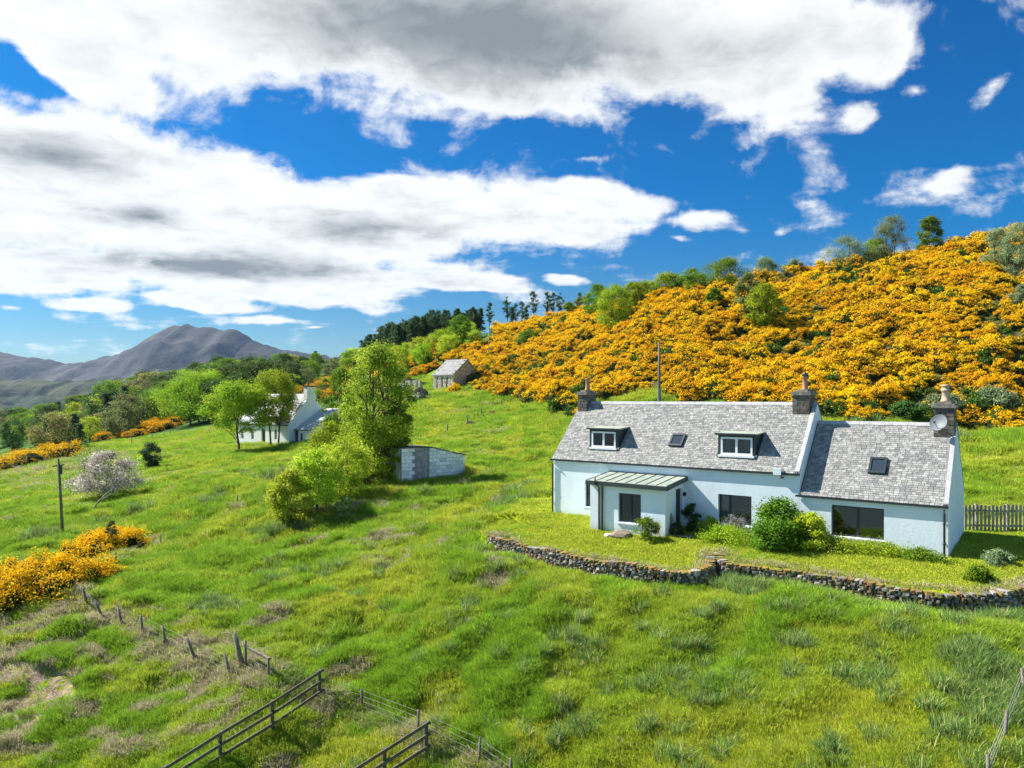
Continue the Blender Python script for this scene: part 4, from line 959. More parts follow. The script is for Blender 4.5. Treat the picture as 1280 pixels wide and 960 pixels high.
def barn():
    L, Wd, E, Rg = 4.4, 7.0, 2.25, 4.85; o = frame_at(566, 486, L); r = random.Random(4)
    root = empty('stone_barn', o, 'small roofed stone barn with three slit openings under the gorse hill', 'barn', rz=RZ)
    cols = [(.58, .49, .42), (.64, .55, .48), (.50, .43, .37), (.70, .61, .53)]; holes = [(.7, 1.1, .1, 1.9), (1.8, 2.2, .1, 1.9), (2.9, 3.3, .1, 1.9)]  # front stones coloured lighter, as if sunlit, than those of the gables
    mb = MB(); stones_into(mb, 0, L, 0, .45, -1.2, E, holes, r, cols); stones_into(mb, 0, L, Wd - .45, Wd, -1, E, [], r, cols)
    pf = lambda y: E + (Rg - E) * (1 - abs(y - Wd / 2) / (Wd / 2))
    for x in (.0, L - .45): stones_into(mb, .1, Wd - .1, x, x + .45, -1.2, Rg, [], r, [(.40, .34, .28), (.46, .40, .33), (.32, .28, .25)], alongx=False, prof=pf)  # gable stones toned darker, shade painted into their colour
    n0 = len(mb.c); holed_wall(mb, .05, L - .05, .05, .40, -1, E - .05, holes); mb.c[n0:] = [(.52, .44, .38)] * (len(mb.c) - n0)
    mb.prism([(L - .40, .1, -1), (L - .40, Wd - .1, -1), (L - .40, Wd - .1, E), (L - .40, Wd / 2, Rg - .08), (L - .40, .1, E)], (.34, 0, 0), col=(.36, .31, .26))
    mb.build('wall', M['rubble'], root)
    MB().box((L / 2, .52, .9), (L - .6, .1, 2.4)).build('interior', M['room'], root)  # near-black sheet behind the slits, standing in for the unlit inside
    s = (Rg - E) / (Wd / 2); slates(-.15, L + .12, E + .05, s, Wd / 2, root, 'roof', W=Wd, cols=[(.38, .37, .36), (.44, .43, .41), (.33, .32, .32)], wd=.4, ex=.28, seed=31)
    d = MB()
    for yy in ((-.1, Wd / 2), (Wd + .1, Wd / 2)): d.prism([(-.1, yy[0], E - .1), (L + .08, yy[0], E - .1), (L + .08, yy[1], Rg), (-.1, yy[1], Rg)], (0, 0, .04), col=(.3, .3, .3))
    d.build('roof_deck', M['slate'], root)
barn()
def ruin(px, py, L, Wd, h, label, seed, holes=()):
    o = frame_at(px, py, L); r = random.Random(seed); root = empty('ruin', o, label, 'ruin', rz=RZ)
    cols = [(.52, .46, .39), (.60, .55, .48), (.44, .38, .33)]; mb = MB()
    pf = lambda c: h * (.8 + .25 * math.sin(c * 1.7 + seed))
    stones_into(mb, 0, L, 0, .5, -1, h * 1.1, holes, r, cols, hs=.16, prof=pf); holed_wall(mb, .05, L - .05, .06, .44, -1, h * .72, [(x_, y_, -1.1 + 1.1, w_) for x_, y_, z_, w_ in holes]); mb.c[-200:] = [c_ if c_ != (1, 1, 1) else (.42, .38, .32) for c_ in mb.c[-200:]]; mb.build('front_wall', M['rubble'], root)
    mb = MB(); stones_into(mb, .3, Wd, L - .5, L, -1, h * 1.3, [], r, [(.22, .20, .18), (.28, .25, .22)], alongx=False, prof=lambda c: h * (1.0 - .35 * c / Wd)); mb.build('side_wall', M['rubble'], root)  # side stones toned darker than the front, shade put into their colour
    mb = MB(); stones_into(mb, .3, Wd, 0, .5, -1, h * 1.6, [], r, [(.24, .21, .19), (.18, .16, .14)], alongx=False, prof=lambda c: h * (1.0 + .5 * math.sin(min(c / Wd, 1) * 3.1))); mb.build('side_wall', M['rubble'], root)  # dark stone tones again paint in the shaded inside
ruin(525, 486, 5.2, 4.5, 1.35, 'low roofless stone ruin with doorways, left of the stone barn', 2, [(1.0, 1.5, .1, 1.5), (2.7, 3.3, .1, 1.5), (4.2, 4.6, .1, 1.4)])
ruin(523, 503, 1.6, 3.4, 1.55, 'small broken stone pen, pale end wall, below the roofless ruin', 5)
def garage():
    x0, y0, z0 = hit(502, 604); x1, y1, z1 = hit(581, 588); y1 = min(max(y1, y0 + .3), y0 + 3.2); x1 = (581 - HX) / F * y1
    L = math.hypot(x1 - x0, y1 - y0); rz = math.atan2(y1 - y0, x1 - x0); h = 43 / F * y0
    root = empty('block_shed', (x0, y0, z0), 'low shed of white painted blocks with a grey boarded door beside the tall trees', 'shed', rz=rz)
    r = random.Random(6); mb = MB(); bh = h / 9; D = .28; top = lambda x: h - (0 if x < L * .45 else (x - L * .45) * .16 + ((x - L * .45) / L) ** 2 * .9)
    for i in range(-5, 9):
        x = -(.3 if i % 2 else 0)
        while x < L:
            a, b = max(x, 0), min(x + .6, L); x += .6
            if b - a < .05 or (L * .2 < (a + b) / 2 < L * .42 and i >= 0): continue
            t = min(top((a + b) / 2), (i + 1) * bh); 
            if t - i * bh < .03: continue
            k = r.uniform(.88, 1.1); c = (.82 * k, .84 * k, .86 * k) if r.random() < .8 else (.66 * k, .70 * k, .74 * k)
            mb.box(((a + b) / 2, D / 2, (i * bh + t) / 2), (b - a - .025, D, t - i * bh - .025), col=c)
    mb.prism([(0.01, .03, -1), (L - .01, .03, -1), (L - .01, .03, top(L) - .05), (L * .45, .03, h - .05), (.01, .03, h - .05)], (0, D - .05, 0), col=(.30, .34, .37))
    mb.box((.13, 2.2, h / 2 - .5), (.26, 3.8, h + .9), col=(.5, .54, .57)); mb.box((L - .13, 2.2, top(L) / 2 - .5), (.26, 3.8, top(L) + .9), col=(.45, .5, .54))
    mb.build('wall', M['blocks'], root)
    d = MB()
    for i in range(6): x = L * .2 + (L * .22) * (i + .5) / 6; k = r.uniform(.7, 1.2); d.box((x, -.03, h / 2 - .03), (L * .22 / 6 - .015, .05, h - .02), col=(.30 * k, .29 * k, .30 * k))
    d.build('door', M['rubble'], root)
    MB().prism([(-.1, -.1, h + .01), (L * .45, -.1, h + .01), (L * .45, 4.2, h - .05), (-.1, 4.2, h - .05)], (0, 0, .06), col=(.12, .12, .11)).prism([(L * .45, -.1, h + .01), (L + .1, -.1, top(L) + .01), (L + .1, 4.2, top(L) - .05), (L * .45, 4.2, h - .05)], (0, 0, .06), col=(.12, .12, .11)).build('roof', M['rubble'], root)
M['blocks'] = tone_mat('painted_block', .85, .18, 5, .35, (.62, (.30, .32, .30), .6))
garage()

# ------------------------------------------------------------------ fences, gates, poles
r = random.Random(12)
def post(mb, x, y, z, h, w=.1, lean=(0, 0)): mb.tube([(x, y, z - .25), (x + lean[0], y + lean[1], z + h)], [w / 2, w / 2 * .9], 7)
def wire_fence(pts_, label, h=.85, lean=.08, w=.09, wires=4, hs=None, rels=None, extra=None, cat='fence'):
    P = []
    for q_ in pts_:
        P.append(hit(*q_) if len(q_) == 2 else gz_at(q_[0], q_[2]))
    o = P[0]; root = empty('wire_fence', o, label, cat); tops = []
    for i, p in enumerate(P):
        hh = (hs[i] if hs else h); l = (r.uniform(-lean, lean) - (.25 if lean > .2 else 0), r.uniform(-lean, lean)); m_ = MB(); post(m_, p[0] - o[0], p[1] - o[1], p[2] - o[2], hh, w * (1.6 if hh > 1 else 1), l); m_.build('post', M['wood'], root, True)
        tops.append(((p[0] - o[0], p[1] - o[1], p[2] - o[2]), (p[0] - o[0] + l[0], p[1] - o[1] + l[1], p[2] - o[2] + min(hh, h))))
    if wires:
        m_ = MB()
        for k in range(wires):
            f = (k + .9) / (wires + .1)
            for (a0, a1), (b0, b1) in zip(tops[:-1], tops[1:]): m_.tube([Vector(a0).lerp(Vector(a1), f), Vector(b0).lerp(Vector(b1), f)], [.0045, .0045], 4, cap=False)
        m_.build('wire', M['wire'], root)
    return root
M['wire'] = plain('fence_wire', (.30, .30, .29), .6, .1, 3)
wire_fence([(89,736),(111,757),(132,773),(155,783),(180,794),(209,808),(247,824),(291,846),(306,835)], 'leaning wire fence curving down from the gorse thicket to the strainer post', lean=.22, hs=[.85] * 8 + [1.25], w=.12)
stn = wire_fence([(308,834),(336,848),(399,872),(453,889),(523,918),(598,958),(640,985)], 'wire fence with grey posts running behind the two rail gates', hs=[1.0,.75,.8,.75,.8,.85,.85], lean=.05)
a = hit(307, 834); b = hit(336, 848); rl = MB(); rl.bar((0, 0, .75), (b[0] - a[0], b[1] - a[1], b[2] - a[2] + .7), .09, .09); o = rl.build('rail', M['wood'], stn)
wire_fence([(89,727),(145,709),(201,682),(250,657),(297,631),(342,605),(372,588)], 'old post and wire fence climbing the field towards the hazel bushes', hs=[.75,.85,.7,.7,.7,.75,.7], wires=3)
wire_fence([(559,541),(584,529),(602,520),(627,509),(650,503)], 'short run of posts along the tumbled dyke above the shed', h=1.1, wires=2)
wire_fence([(1236,985),(1256,927),(1283,872),(1300,835)], 'wire fence with one grey post at the lower right corner', wires=5, h=.75)
wire_fence([(165,556),(190,550),(213,545)], 'faint fence posts below the gorse on the brow', h=1.2, wires=2)
wire_fence([(0,588),(55,578),(70,570),(110,560)], 'dark rail fence beneath the far left gorse', h=1.0, wires=2)
def rail_fence(pts_, label, h=1.05):
    P = [hit(*q_) for q_ in pts_]; o = P[0]; root = empty('rail_fence', o, label, 'fence')
    for p in P: MB().box((p[0] - o[0], p[1] - o[1], p[2] - o[2] + h / 2 - .15), (.11, .11, h + .3), rz=.6).build('post', M['dark_wood'], root)
    for k in range(3):
        z = h - .04 - k * .36; m_ = MB(); e0 = Vector(P[0]); e1 = Vector(P[1]); eN = Vector(P[-1]); eM = Vector(P[-2]); pts2 = [e0 - (e1 - e0) * .08] + [Vector(p) for p in P[1:-1]] + [eN + (eN - eM) * .05]
        for a_, b_ in zip(pts2[:-1], pts2[1:]): m_.bar(a_ - Vector(o) + Vector((.06, -.07, z)), b_ - Vector(o) + Vector((.06, -.07, z)), .045, .10)
        m_.build('rail', M['dark_wood'], root)
rail_fence([(399,874),(340,915),(275,955),(205,1000)], 'longer three-rail timber fence at the bottom left')
rail_fence([(532,944),(480,978),(430,1010)], 'shorter three-rail timber fence cut off by the bottom edge')
def tumbled(pts_, label, n, sz, seed, name='tumbled_dyke'):
    P = [hit(*q_) for q_ in pts_]; rr = random.Random(seed); mb = MB(); o = P[0]
    for _ in range(n):
        i = rr.randrange(len(P) - 1); t = rr.random(); x = P[i][0] + (P[i + 1][0] - P[i][0]) * t + rr.gauss(0, .25); y = P[i][1] + (P[i + 1][1] - P[i][1]) * t + rr.gauss(0, .25)
        k = rr.uniform(.7, 1.2); c = tuple(v * k for v in rr.choice(STC)); s = sz * rr.uniform(.6, 1.3); rock(mb, (x - o[0], y - o[1], gz(x, y) - o[2] + s * .15), (s * 1.2, s, s * .7), rr.uniform(0, 3), rr, c)
    ob = mb.build(name, M['stone']); ob.location = o; return tag(ob, label, 'stone dyke')
tumbled([(584,531),(605,523),(627,512),(648,505)], 'tumbled stone dyke above the white block shed', 160, .45, 3)
tumbled([(262,655),(285,641),(305,630),(330,612)], 'line of half buried field stones beside the climbing wire fence', 40, .28, 4)
tumbled([(495,502),(505,499),(514,501)], 'heap of pinkish rubble at the foot of the ruins', 70, .6, 5)
# slatted fence right of the cottage
def picket():
    ox, oy = (HR + bx * 6.5)[0] + .3, (HR + bx * 6.5)[1] + .4; root = empty('picket_fence', (ox, oy, gz(ox, oy)), 'weathered grey paling fence joining the right gable of the cottage', 'fence'); rr = random.Random(3)
    ex, ey = (1300 - HX) / F * 33.5, 33.5; n = 20; z00 = gz(ox, oy); m1 = MB()
    for i in range(n):
        t = i / (n - 1); x, y = ox + (ex - ox) * t, oy + (ey - oy) * t; z = gz(x, y) - z00
        m1 = MB().box((x - ox, y - oy, z + .62), (.10, .025, 1.28 * rr.uniform(.96, 1.03)), rz=math.atan2(ey - oy, ex - ox)); m1.build('pale', M['pale'], root)
        if i % 8 == 3: MB().box((x - ox, y - oy + .1, z + .62), (.11, .11, 1.35)).build('post', M['pale'], root)
    for zz in (.3, 1.0): MB().bar((0, .04, zz + gz(ox, oy) - z00), (ex - ox, ey - oy + .04, gz(ex, ey) - z00 + zz), .035, .09).build('rail', M['pale'], root)
M['pale'] = plain('silvered_timber', (.30, .27, .23), .85, .35, 5, bump=.4)
picket()
def pole(px, py, h, label, lean=(0, 0), arm=False, rr=.12, d=None, mat='wood', band=False):
    x, y, z = hit(px, py) if d is None else gz_at(px, d)
    root = empty('power_pole', (x, y, z), label, 'power pole')
    MB().tube([(0, 0, -.6), (lean[0] * .5, lean[1] * .5, h * .5), (lean[0], lean[1], h)], [rr, rr * .85, rr * .7], 10).build('pole', M[mat], root, True)
    if arm: MB().bar((lean[0] - .35, lean[1], h - .55), (lean[0] + .35, lean[1] + .1, h - .45), .09).tube([(lean[0] + .2, lean[1], h - .5), (lean[0] + .22, lean[1], h - 1.1)], [.06, .07], 8).build('crossarm', M['trim'], root)
    if band: MB().tube([(lean[0] * .1, 0, .2), (lean[0] * .2, 0, 2.6)], [rr * 1.18, rr * 1.12], 10).build('guard', M['dish'], root)
pole(824, 503, 85 / F * 76, 'tall timber power pole behind the cottage roof', d=72, band=True, rr=.15)
pole(79, 672, 100 / F * 50, 'old leaning power pole with a short crossarm in the left field', lean=(-.35, 0), arm=True, rr=.11)
pole(611, 452, 5.6, 'slim distant pole among the gorse above the stone barn', rr=.1, mat='pale')
pole(206, 470, 9.0, 'thin dark pole rising out of the left wood', rr=.25, d=260, mat='dark_wood')
# ------------------------------------------------------------------ trees
def limb(mb, a, b, r0, r1, r, n=4, wob=.08, sides=6):
    a = Vector(a); b = Vector(b); L = (b - a).length; P = []; Rr = []
    for i in range(n + 1):
        t = i / n; p = a.lerp(b, t) + Vector((r.uniform(-1, 1), r.uniform(-1, 1), r.uniform(-.3, .3))) * wob * L * math.sin(math.pi * t) * .8 + Vector((0, 0, L * .08 * math.sin(math.pi * t)))
        P.append(p); Rr.append(r0 + (r1 - r0) * t)
    mb.tube(P, Rr, sides, cap=True); return P
PAL = dict(
 fresh=[(.20, .30, .010), (.27, .36, .014), (.14, .235, .010), (.34, .40, .03)], mid=[(.10, .19, .012), (.14, .24, .016), (.07, .14, .012), (.19, .27, .02)],
 dark=[(.040, .085, .016), (.06, .115, .02), (.03, .06, .014), (.085, .13, .03)], spring=[(.24, .36, .02), (.31, .41, .03), (.17, .28, .015), (.38, .46, .06)], olive=[(.13, .155, .045), (.17, .19, .06), (.10, .12, .04), (.20, .19, .08)],
 bronze=[(.20, .17, .05), (.24, .21, .07), (.15, .13, .05), (.16, .19, .04)], conifer=[(.035, .075, .025), (.05, .10, .03), (.025, .055, .02), (.08, .125, .04)],
 pale=[(.22, .29, .08), (.28, .34, .11), (.17, .23, .06), (.15, .20, .05)], lime=[(.30, .38, .014), (.38, .44, .03), (.22, .31, .012), (.43, .46, .06)],
 blossom=[(.62, .56, .50), (.70, .62, .56), (.45, .42, .36), (.20, .24, .08), (.52, .42, .40)], sage=[(.15, .20, .10), (.19, .25, .12), (.11, .16, .07), (.24, .28, .14)])
def tree_meshes(name, seed, H, Rx, cb=.25, shape='round', ncl=40, per=160, leaf=.16, pal='mid', cr=.24, tr=.0, stems=1, bark='bark', spread=1., fuzz=.25):
    """returns (trunk mesh, crown mesh); the crown is many leaf cards gathered in clumps on real limbs"""
    g = np.random.default_rng(seed); r = random.Random(seed); tr = tr or H * .018
    if shape != 'cone': ncl = int(ncl * 1.9); per = int(per * .60); cr *= .80; fuzz = max(fuzz, .75); leaf *= .92
    cen = []; z0 = H * cb
    while len(cen) < ncl:
        t = g.uniform(0, 1); a = g.uniform(0, 6.283)
        prof = dict(round=math.sqrt(max(0, 1 - (2 * t - 1) ** 2)) ** .8, oval=math.sin(math.pi * min(1, t * .93 + .05)) ** .7, poplar=(math.sin(math.pi * (t * .9 + .08)) ** .6) * (1.15 - .6 * t),
                    cone=(1 - t) ** .85 + .04, spire=(.75 + .25 * math.sin(math.pi * t)) * min(1, (1.02 - t) * 1.5) ** .9, dome=math.sqrt(max(0, 1 - t ** 2.4)), fan=.35 + .65 * t if t < .75 else (1 - t) * 4 * .84, pine=.6 + .4 * math.sin(3 * t))[shape]
        q = g.uniform(.35, 1.) ** .6 if shape != 'cone' else g.uniform(.4, 1.)
        lop = 1 + .22 * math.sin(a * 2 + seed) + .12 * math.sin(a * 3 + seed * 1.7 + t * 5)
        cen.append((math.cos(a) * Rx * prof * q * lop * .86, math.sin(a) * Rx * prof * q * lop * .86, z0 + (H - z0) * (.05 + .88 * t)))
    cen = np.array(cen); crr = Rx * cr * g.uniform(.65, 1.3, ncl); n = ncl * per; ci = np.repeat(np.arange(ncl), per)
    dn = sph(g, n); rad = g.uniform(.25, 1., n) ** .45 * (1 + g.normal(0, fuzz, n) * .5)
    sq = np.array([1.15, 1.15, .72]) if shape != 'poplar' else np.array([.9, .9, 1.25])
    if shape == 'cone': sq = np.array([1.3, 1.3, .35])
    if shape == 'pine': sq = np.array([1.4, 1.4, .55])
    P = cen[ci] + dn * sq * (crr[ci] * rad)[:, None]
    nn = dn * .7 + np.array([0, 0, .45]) + g.normal(0, .5, (n, 3)); V, Q = leaf_quads(P, nn, leaf, g, .7)
    pc = np.array(PAL[pal]) * (1.0 if pal in ('blossom',) else 1.35); cl = g.integers(0, len(pc), ncl)[ci]; own = g.integers(0, len(pc), n); pick = np.where(g.uniform(0, 1, n) < .55, cl, own)
    col = pc[pick] * g.uniform(.68, 1.35, (n, 1)) * g.uniform(.85, 1.15, (ncl, 1))[ci]
    crown = np_mesh(name + '_crown', V, Q, M['leaf'], col=col)
    mb = MB()
    for s_ in range(stems):
        a = 6.283 * s_ / stems + seed; off = (0 if stems == 1 else Rx * .12); tx, ty = (math.cos(a) * Rx * (.05 if stems == 1 else .4), math.sin(a) * Rx * (.05 if stems == 1 else .4))
        trunkP = limb(mb, (math.cos(a) * off, math.sin(a) * off, -.5), (tx, ty, H * (.86 if shape in ('cone', 'poplar', 'pine') else .72)), tr / math.sqrt(stems), tr * .22, r, 6, .035, 8)
        mine = [c for i, c in enumerate(cen) if i % stems == s_]
        for c in mine[:16]:
            k = max(1, min(5, int(5 * (c[2] * .75) / (H * .75)))); limb(mb, trunkP[k], tuple(c), tr * .34 / math.sqrt(stems), tr * .08, r, 3, .08, 5)
    return mb.mesh(name + '_trunk', M[bark], True), crown
def tree(name, label, loc, meshes, cat='tree', group=None, s=1., sz=None, rz=None):
    root = empty(name, loc, label, cat, group, rz=r.uniform(0, 6.28) if rz is None else rz); root.scale = (s, s, sz or s)
    link('trunk', meshes[0], root); link('crown', meshes[1], root); return root
def ppm(y): return F / y
def at_px(px, py, label, H_px, W_px, name='broadleaf_tree', d=None, cat='tree', group=None, **k):
    """a tree whose foot is seen at (px,py); its height and crown width measured in the photo"""
    loc = hit(px, py) if d is None else gz_at(px, d); m_ = loc[1] / F
    ms = tree_meshes(name, k.pop('seed', int(px * 7 + (py or 0))), H_px * m_, W_px * m_ / 2, **k)
    return tree(name, label, loc, ms, cat, group)
def skyd(px, lo=70, hi=260):
    d = np.linspace(lo, hi, 300); x = (px - HX) / F * d; v = (ground(x, d) - CZ) / d
    k = int(np.argmax(v)); return float(d[k]), HY - F * float(v[k])
# round the white cottage
at_px(299, 566, 'rounded garden tree on a bare stem, left of the pair before the white cottage', 92, 80, cb=.28, ncl=60, per=330, leaf=.19, pal='fresh', cr=.25, seed=3)
at_px(343, 558, 'garden tree with forked trunk, right of the pair before the white cottage', 98, 68, cb=.28, ncl=60, per=300, leaf=.19, pal='fresh', cr=.26, seed=8, stems=2)
at_px(425, 566, 'airy drooping birch between the white cottage and the tall poplar', 112, 62, name='birch_tree', cb=.12, shape='oval', ncl=60, per=260, leaf=.15, pal='mid', cr=.22, seed=12, bark='pale_bark', d=None)
at_px(470, 604, 'tallest tree, bright green poplar behind the block shed', 184, 96, name='poplar_tree', cb=.03, shape='oval', ncl=95, per=300, leaf=.16, pal='spring', cr=.20, seed=21, stems=3, fuzz=1.1)
at_px(496, 596, 'darker green tree close against the left end of the block shed', 110, 42, cb=.1, shape='oval', ncl=50, per=260, leaf=.16, pal='mid', cr=.26, seed=22)
for i, (px, py, h, w, pal, lab) in enumerate([(362, 655, 62, 50, 'lime', 'lowest yellow-green hazel bush at the foot of the thicket'), (392, 638, 70, 62, 'lime', 'second hazel bush up the slope from the lowest one'), (428, 622, 72, 66, 'lime', 'broad hazel bush in the middle of the thicket'),
        (462, 612, 78, 60, 'lime', 'tall yellow-green bush below the poplar'), (490, 604, 66, 40, 'fresh', 'leafy bush touching the front of the block shed'), (412, 600, 66, 60, 'fresh', 'hazel bush behind the middle of the thicket'), (445, 596, 80, 60, 'lime', 'hazel bush at the poplar foot'), (429, 648, 26, 20, 'pale', 'little pale shrub out in the grass below the thicket')]):
    at_px(px, py, lab, h * 1.12, w * 1.2, name='hazel_bush', cat='bush', cb=.0, shape='dome' if h < 40 else 'oval', ncl=34 if h > 30 else 10, per=260, leaf=.15, pal=pal, cr=.3, seed=40 + i, stems=4)
for i, (px, py, h, w, pal, lab) in enumerate([(238, 532, 66, 80, 'fresh', 'spreading bright tree left of the cottage garden pair'), (212, 528, 52, 50, 'mid', 'fuller green tree at the field edge near the brow'), (262, 524, 62, 60, 'fresh', 'leafy tree close behind the left garden tree'), (395, 470, 30, 26, 'mid', 'dark rounded tree above the white cottage roof')]):
    at_px(px, py, lab, h, w, cb=.12, ncl=46, per=260, leaf=.24, pal=pal, cr=.28, seed=60 + i)
at_px(133, 626, 'hawthorn in pale pink blossom standing in the left field', 62, 84, name='blossom_tree', cb=.18, shape='dome', ncl=50, per=190, leaf=.16, pal='blossom', cr=.24, seed=71, stems=3)
at_px(115, 606, 'thin leafed shrub behind the hawthorn blossom', 50, 66, name='shrub', cat='bush', cb=.05, shape='fan', ncl=34, per=60, leaf=.16, pal='pale', cr=.3, seed=72, stems=4)
at_px(190, 587, 'lone dark bush in the left field', 34, 34, name='dark_bush', cat='bush', cb=.0, shape='fan', ncl=26, per=170, leaf=.17, pal='conifer', cr=.3, seed=73, stems=4)
at_px(140, 692, 'slender dark sapling growing out of the near gorse thicket', 44, 16, name='sapling', cb=.2, shape='oval', ncl=14, per=140, leaf=.09, pal='olive', cr=.35, seed=74)
db = MB(); x, y, z = hit(112, 642)
limb(db, (0, 0, -.1), (1.6, .8, 2.2), .09, .03, r, 5, .1); limb(db, (.7, .3, 1.0), (1.9, .2, 1.6), .05, .02, r, 3, .1); o = db.build('dead_branch', M['pale_bark'], None, True); o.location = (x, y, z); tag(o, 'bare grey dead branch leaning under the hawthorn', 'branch')
# on and over the gorse hill
HILL = [ # column, foot row or None for the skyline, height, width, shape, palette, label
 (1058, None, 44, 56, 'dome', 'sage', 'wide grey-green bush on the hill crest, left of the tall airy one'), (1096, None, 34, 40, 'dome', 'fresh', 'short bright bush at the foot of the tall airy crest tree'),
 (1114, None, 62, 50, 'dome', 'sage', 'tall airy grey-green tree on the hill crest'), (1163, None, 50, 34, 'dome', 'mid', 'narrow upright tree standing alone on the crest, furthest up the hill'),
 (1225, None, 10, 26, 'dome', 'olive', 'tiny bush on the crest near the right edge'), (1247, 342, 60, 40, 'oval', 'sage', 'airy bush on the upper slope at the right edge'), (1274, 350, 74, 52, 'oval', 'sage', 'largest bush on the upper slope, cut by the right edge'), (1278, 385, 30, 30, 'dome', 'sage', 'low bush below the largest right edge bush'),
 (906, None, 36, 64, 'dome', 'mid', 'dense dark green rounded tree on the skyline'), (957, None, 32, 38, 'dome', 'sage', 'open grey crowned tree on the skyline beside the dense one'), (990, None, 24, 26, 'round', 'sage', 'small sparse tree next right on the skyline'),
 (984, 356, 16, 24, 'dome', 'olive', 'low scrub bush just under the skyline'), (866, None, 26, 44, 'dome', 'mid', 'bush left of the dense dark skyline tree'), (835, None, 24, 44, 'dome', 'fresh', 'bright rounded bush on the skyline middle'), (808, None, 20, 36, 'dome', 'fresh', 'lower bright bush on the skyline'),
 (768, 412, 58, 54, 'oval', 'fresh', 'big bright bush standing in front of the gorse skyline'), (748, 398, 44, 40, 'oval', 'mid', 'bush left behind the big bright one'), (792, 392, 40, 40, 'oval', 'fresh', 'bush right behind the big bright one'),
 (935, 402, 64, 34, 'oval', 'pale', 'slender pale birch amid the gorse'), (955, 414, 62, 46, 'oval', 'fresh', 'fuller pale birch amid the gorse, right of the slender one'), (893, 386, 26, 24, 'dome', 'mid', 'small round bush in the gorse left of the birches'),
 (576, 438, 46, 32, 'oval', 'mid', 'upright bush in the gorse above the stone barn'), (662, 430, 18, 36, 'dome', 'mid', 'low green bush in the gorse right of the slim pole'), (633, 436, 10, 14, 'dome', 'mid', 'small green shrub in the gorse by the slim pole'), (1022, 392, 12, 16, 'dome', 'olive', 'little olive shrub high among the gorse'),
 (730, None, 22, 26, 'round', 'olive', 'small crowned tree left of the skyline bushes'), (712, None, 18, 24, 'dome', 'mid', 'low green bush beneath the far pines'), (1180, 520, 26, 50, 'dome', 'sage', 'grey-green scrub at the gorse edge behind the right chimney'), (1240, 512, 26, 60, 'dome', 'sage', 'grey-green scrub at the gorse edge above the paling fence'), (1130, 522, 18, 40, 'dome', 'dark', 'dark scrub behind the lower roof ridge')]
for i, (px, py, h, w, sh, pal, lab) in enumerate(HILL):
    airy = pal in ('sage',) and h > 28
    if py is None:
        d, yy = skyd(px); d *= .985; h = h + 3; k = dict(d=d)
    else: k = {}
    at_px(px, py, lab, h, w, name='hill_tree' if h > 36 else 'hill_bush', cat='tree' if h > 36 else 'bush', cb=.0, shape=sh, ncl=max(12, int(44 * min(1, h / 40))), per=240 if airy else 280, leaf=.20 if not airy else .16, pal=pal, cr=.30, seed=200 + i, stems=3, fuzz=.4, **k)
# ---- bank of trees beyond the barn, pines and firs on the skyline
def library(kind, n, **k): return [tree_meshes(kind, 300 + i * 13 + len(kind), **k) for i in range(n)]
LIB = {}
for pal in ('fresh', 'mid', 'dark', 'olive', 'bronze', 'lime'):
    LIB[pal] = library(pal, 2, H=10, Rx=4.6, cb=.06, shape='round', ncl=42, per=95, leaf=.42, pal=pal, cr=.30, tr=.2)
LIB['fir'] = library('fir', 4, H=14, Rx=3.0, cb=.04, shape='cone', ncl=90, per=46, leaf=.42, pal='conifer', cr=.28, tr=.2)
LIB['pine'] = library('pine', 4, H=15, Rx=2.7, cb=.38, shape='oval', ncl=24, per=80, leaf=.40, pal='conifer', cr=.34, tr=.2, fuzz=.5)
LIB['thin'] = library('thin', 2, H=8, Rx=3., cb=.05, shape='oval', ncl=36, per=60, leaf=.3, pal='pale', cr=.3, tr=.12, stems=3)
NM = dict(fresh='bright green broadleaf tree', mid='mid green broadleaf tree', dark='dark green broadleaf tree', olive='olive green tree', bronze='bronze tinted tree', lime='yellow-green broadleaf tree', fir='dark pointed fir', pine='thin stemmed scots pine with a flat dark crown', thin='pale thin birch')
KN = dict(fir='fir_tree', pine='pine_tree', thin='birch_tree')
def put(kind, px, d, H_px, label, group, wscale=1.):
    x, y, z = gz_at(px, d); ms = LIB[kind][r.randrange(len(LIB[kind]))]; base = dict(fir=14, pine=15, thin=8).get(kind, 10.3)
    s = H_px * d / F / base; root = tree(KN.get(kind, 'broadleaf_tree'), label, (x, y, z - .3), ms, 'tree', group, s=s * wscale, sz=s); return root
for (px, dd, h, k) in [(598,20,30,'pine'),(612,16,32,'pine'),(634,10,36,'pine'),(645,14,26,'pine'),(652,12,28,'pine'),(666,8,38,'pine'),(684,10,34,'pine'),(692,9,32,'pine'),(700,12,30,'pine'),(640,6,22,'fir'),(658,8,20,'fir'),(725,8,24,'pine')]:
    d, yy = skyd(px); put(k, px, d + dd, h + 10, NM[k] + ' on the skyline above the barn', 'pines on the far skyline', .8)
for i in range(84):
    px = 452 + i * 1.8 + r.uniform(-3, 3); d, yy = skyd(px, 150, 330); d += r.uniform(-6, 14); top = np.interp(px, [450, 480, 500, 530, 560, 600], [424, 406, 399, 389, 383, 384]) + r.uniform(-4, 9); put('fir' if r.random() < .6 else 'pine', px, d, max(yy - top, 12), 'dark conifer packed in the skyline belt, ' + ('its low left end' if px < 490 else 'left of its middle' if px < 525 else 'right of its middle' if px < 560 else 'its high right end'), 'conifer belt on the hill', .95)
for i in range(34):
    px = 436 + i * 4.8 + r.uniform(-4, 4); d, yy = skyd(px, 150, 330); d -= r.uniform(8, 40); put(r.choice(['fresh', 'mid', 'fresh', 'lime']), px, d, r.uniform(20, 32), 'bright tree in the row under the conifers, ' + ('at the left end' if px < 480 else 'above the ruin' if px < 525 else 'above the stone barn' if px < 570 else 'at the right end'), 'broadleaf row under the conifers')
cnt = {}
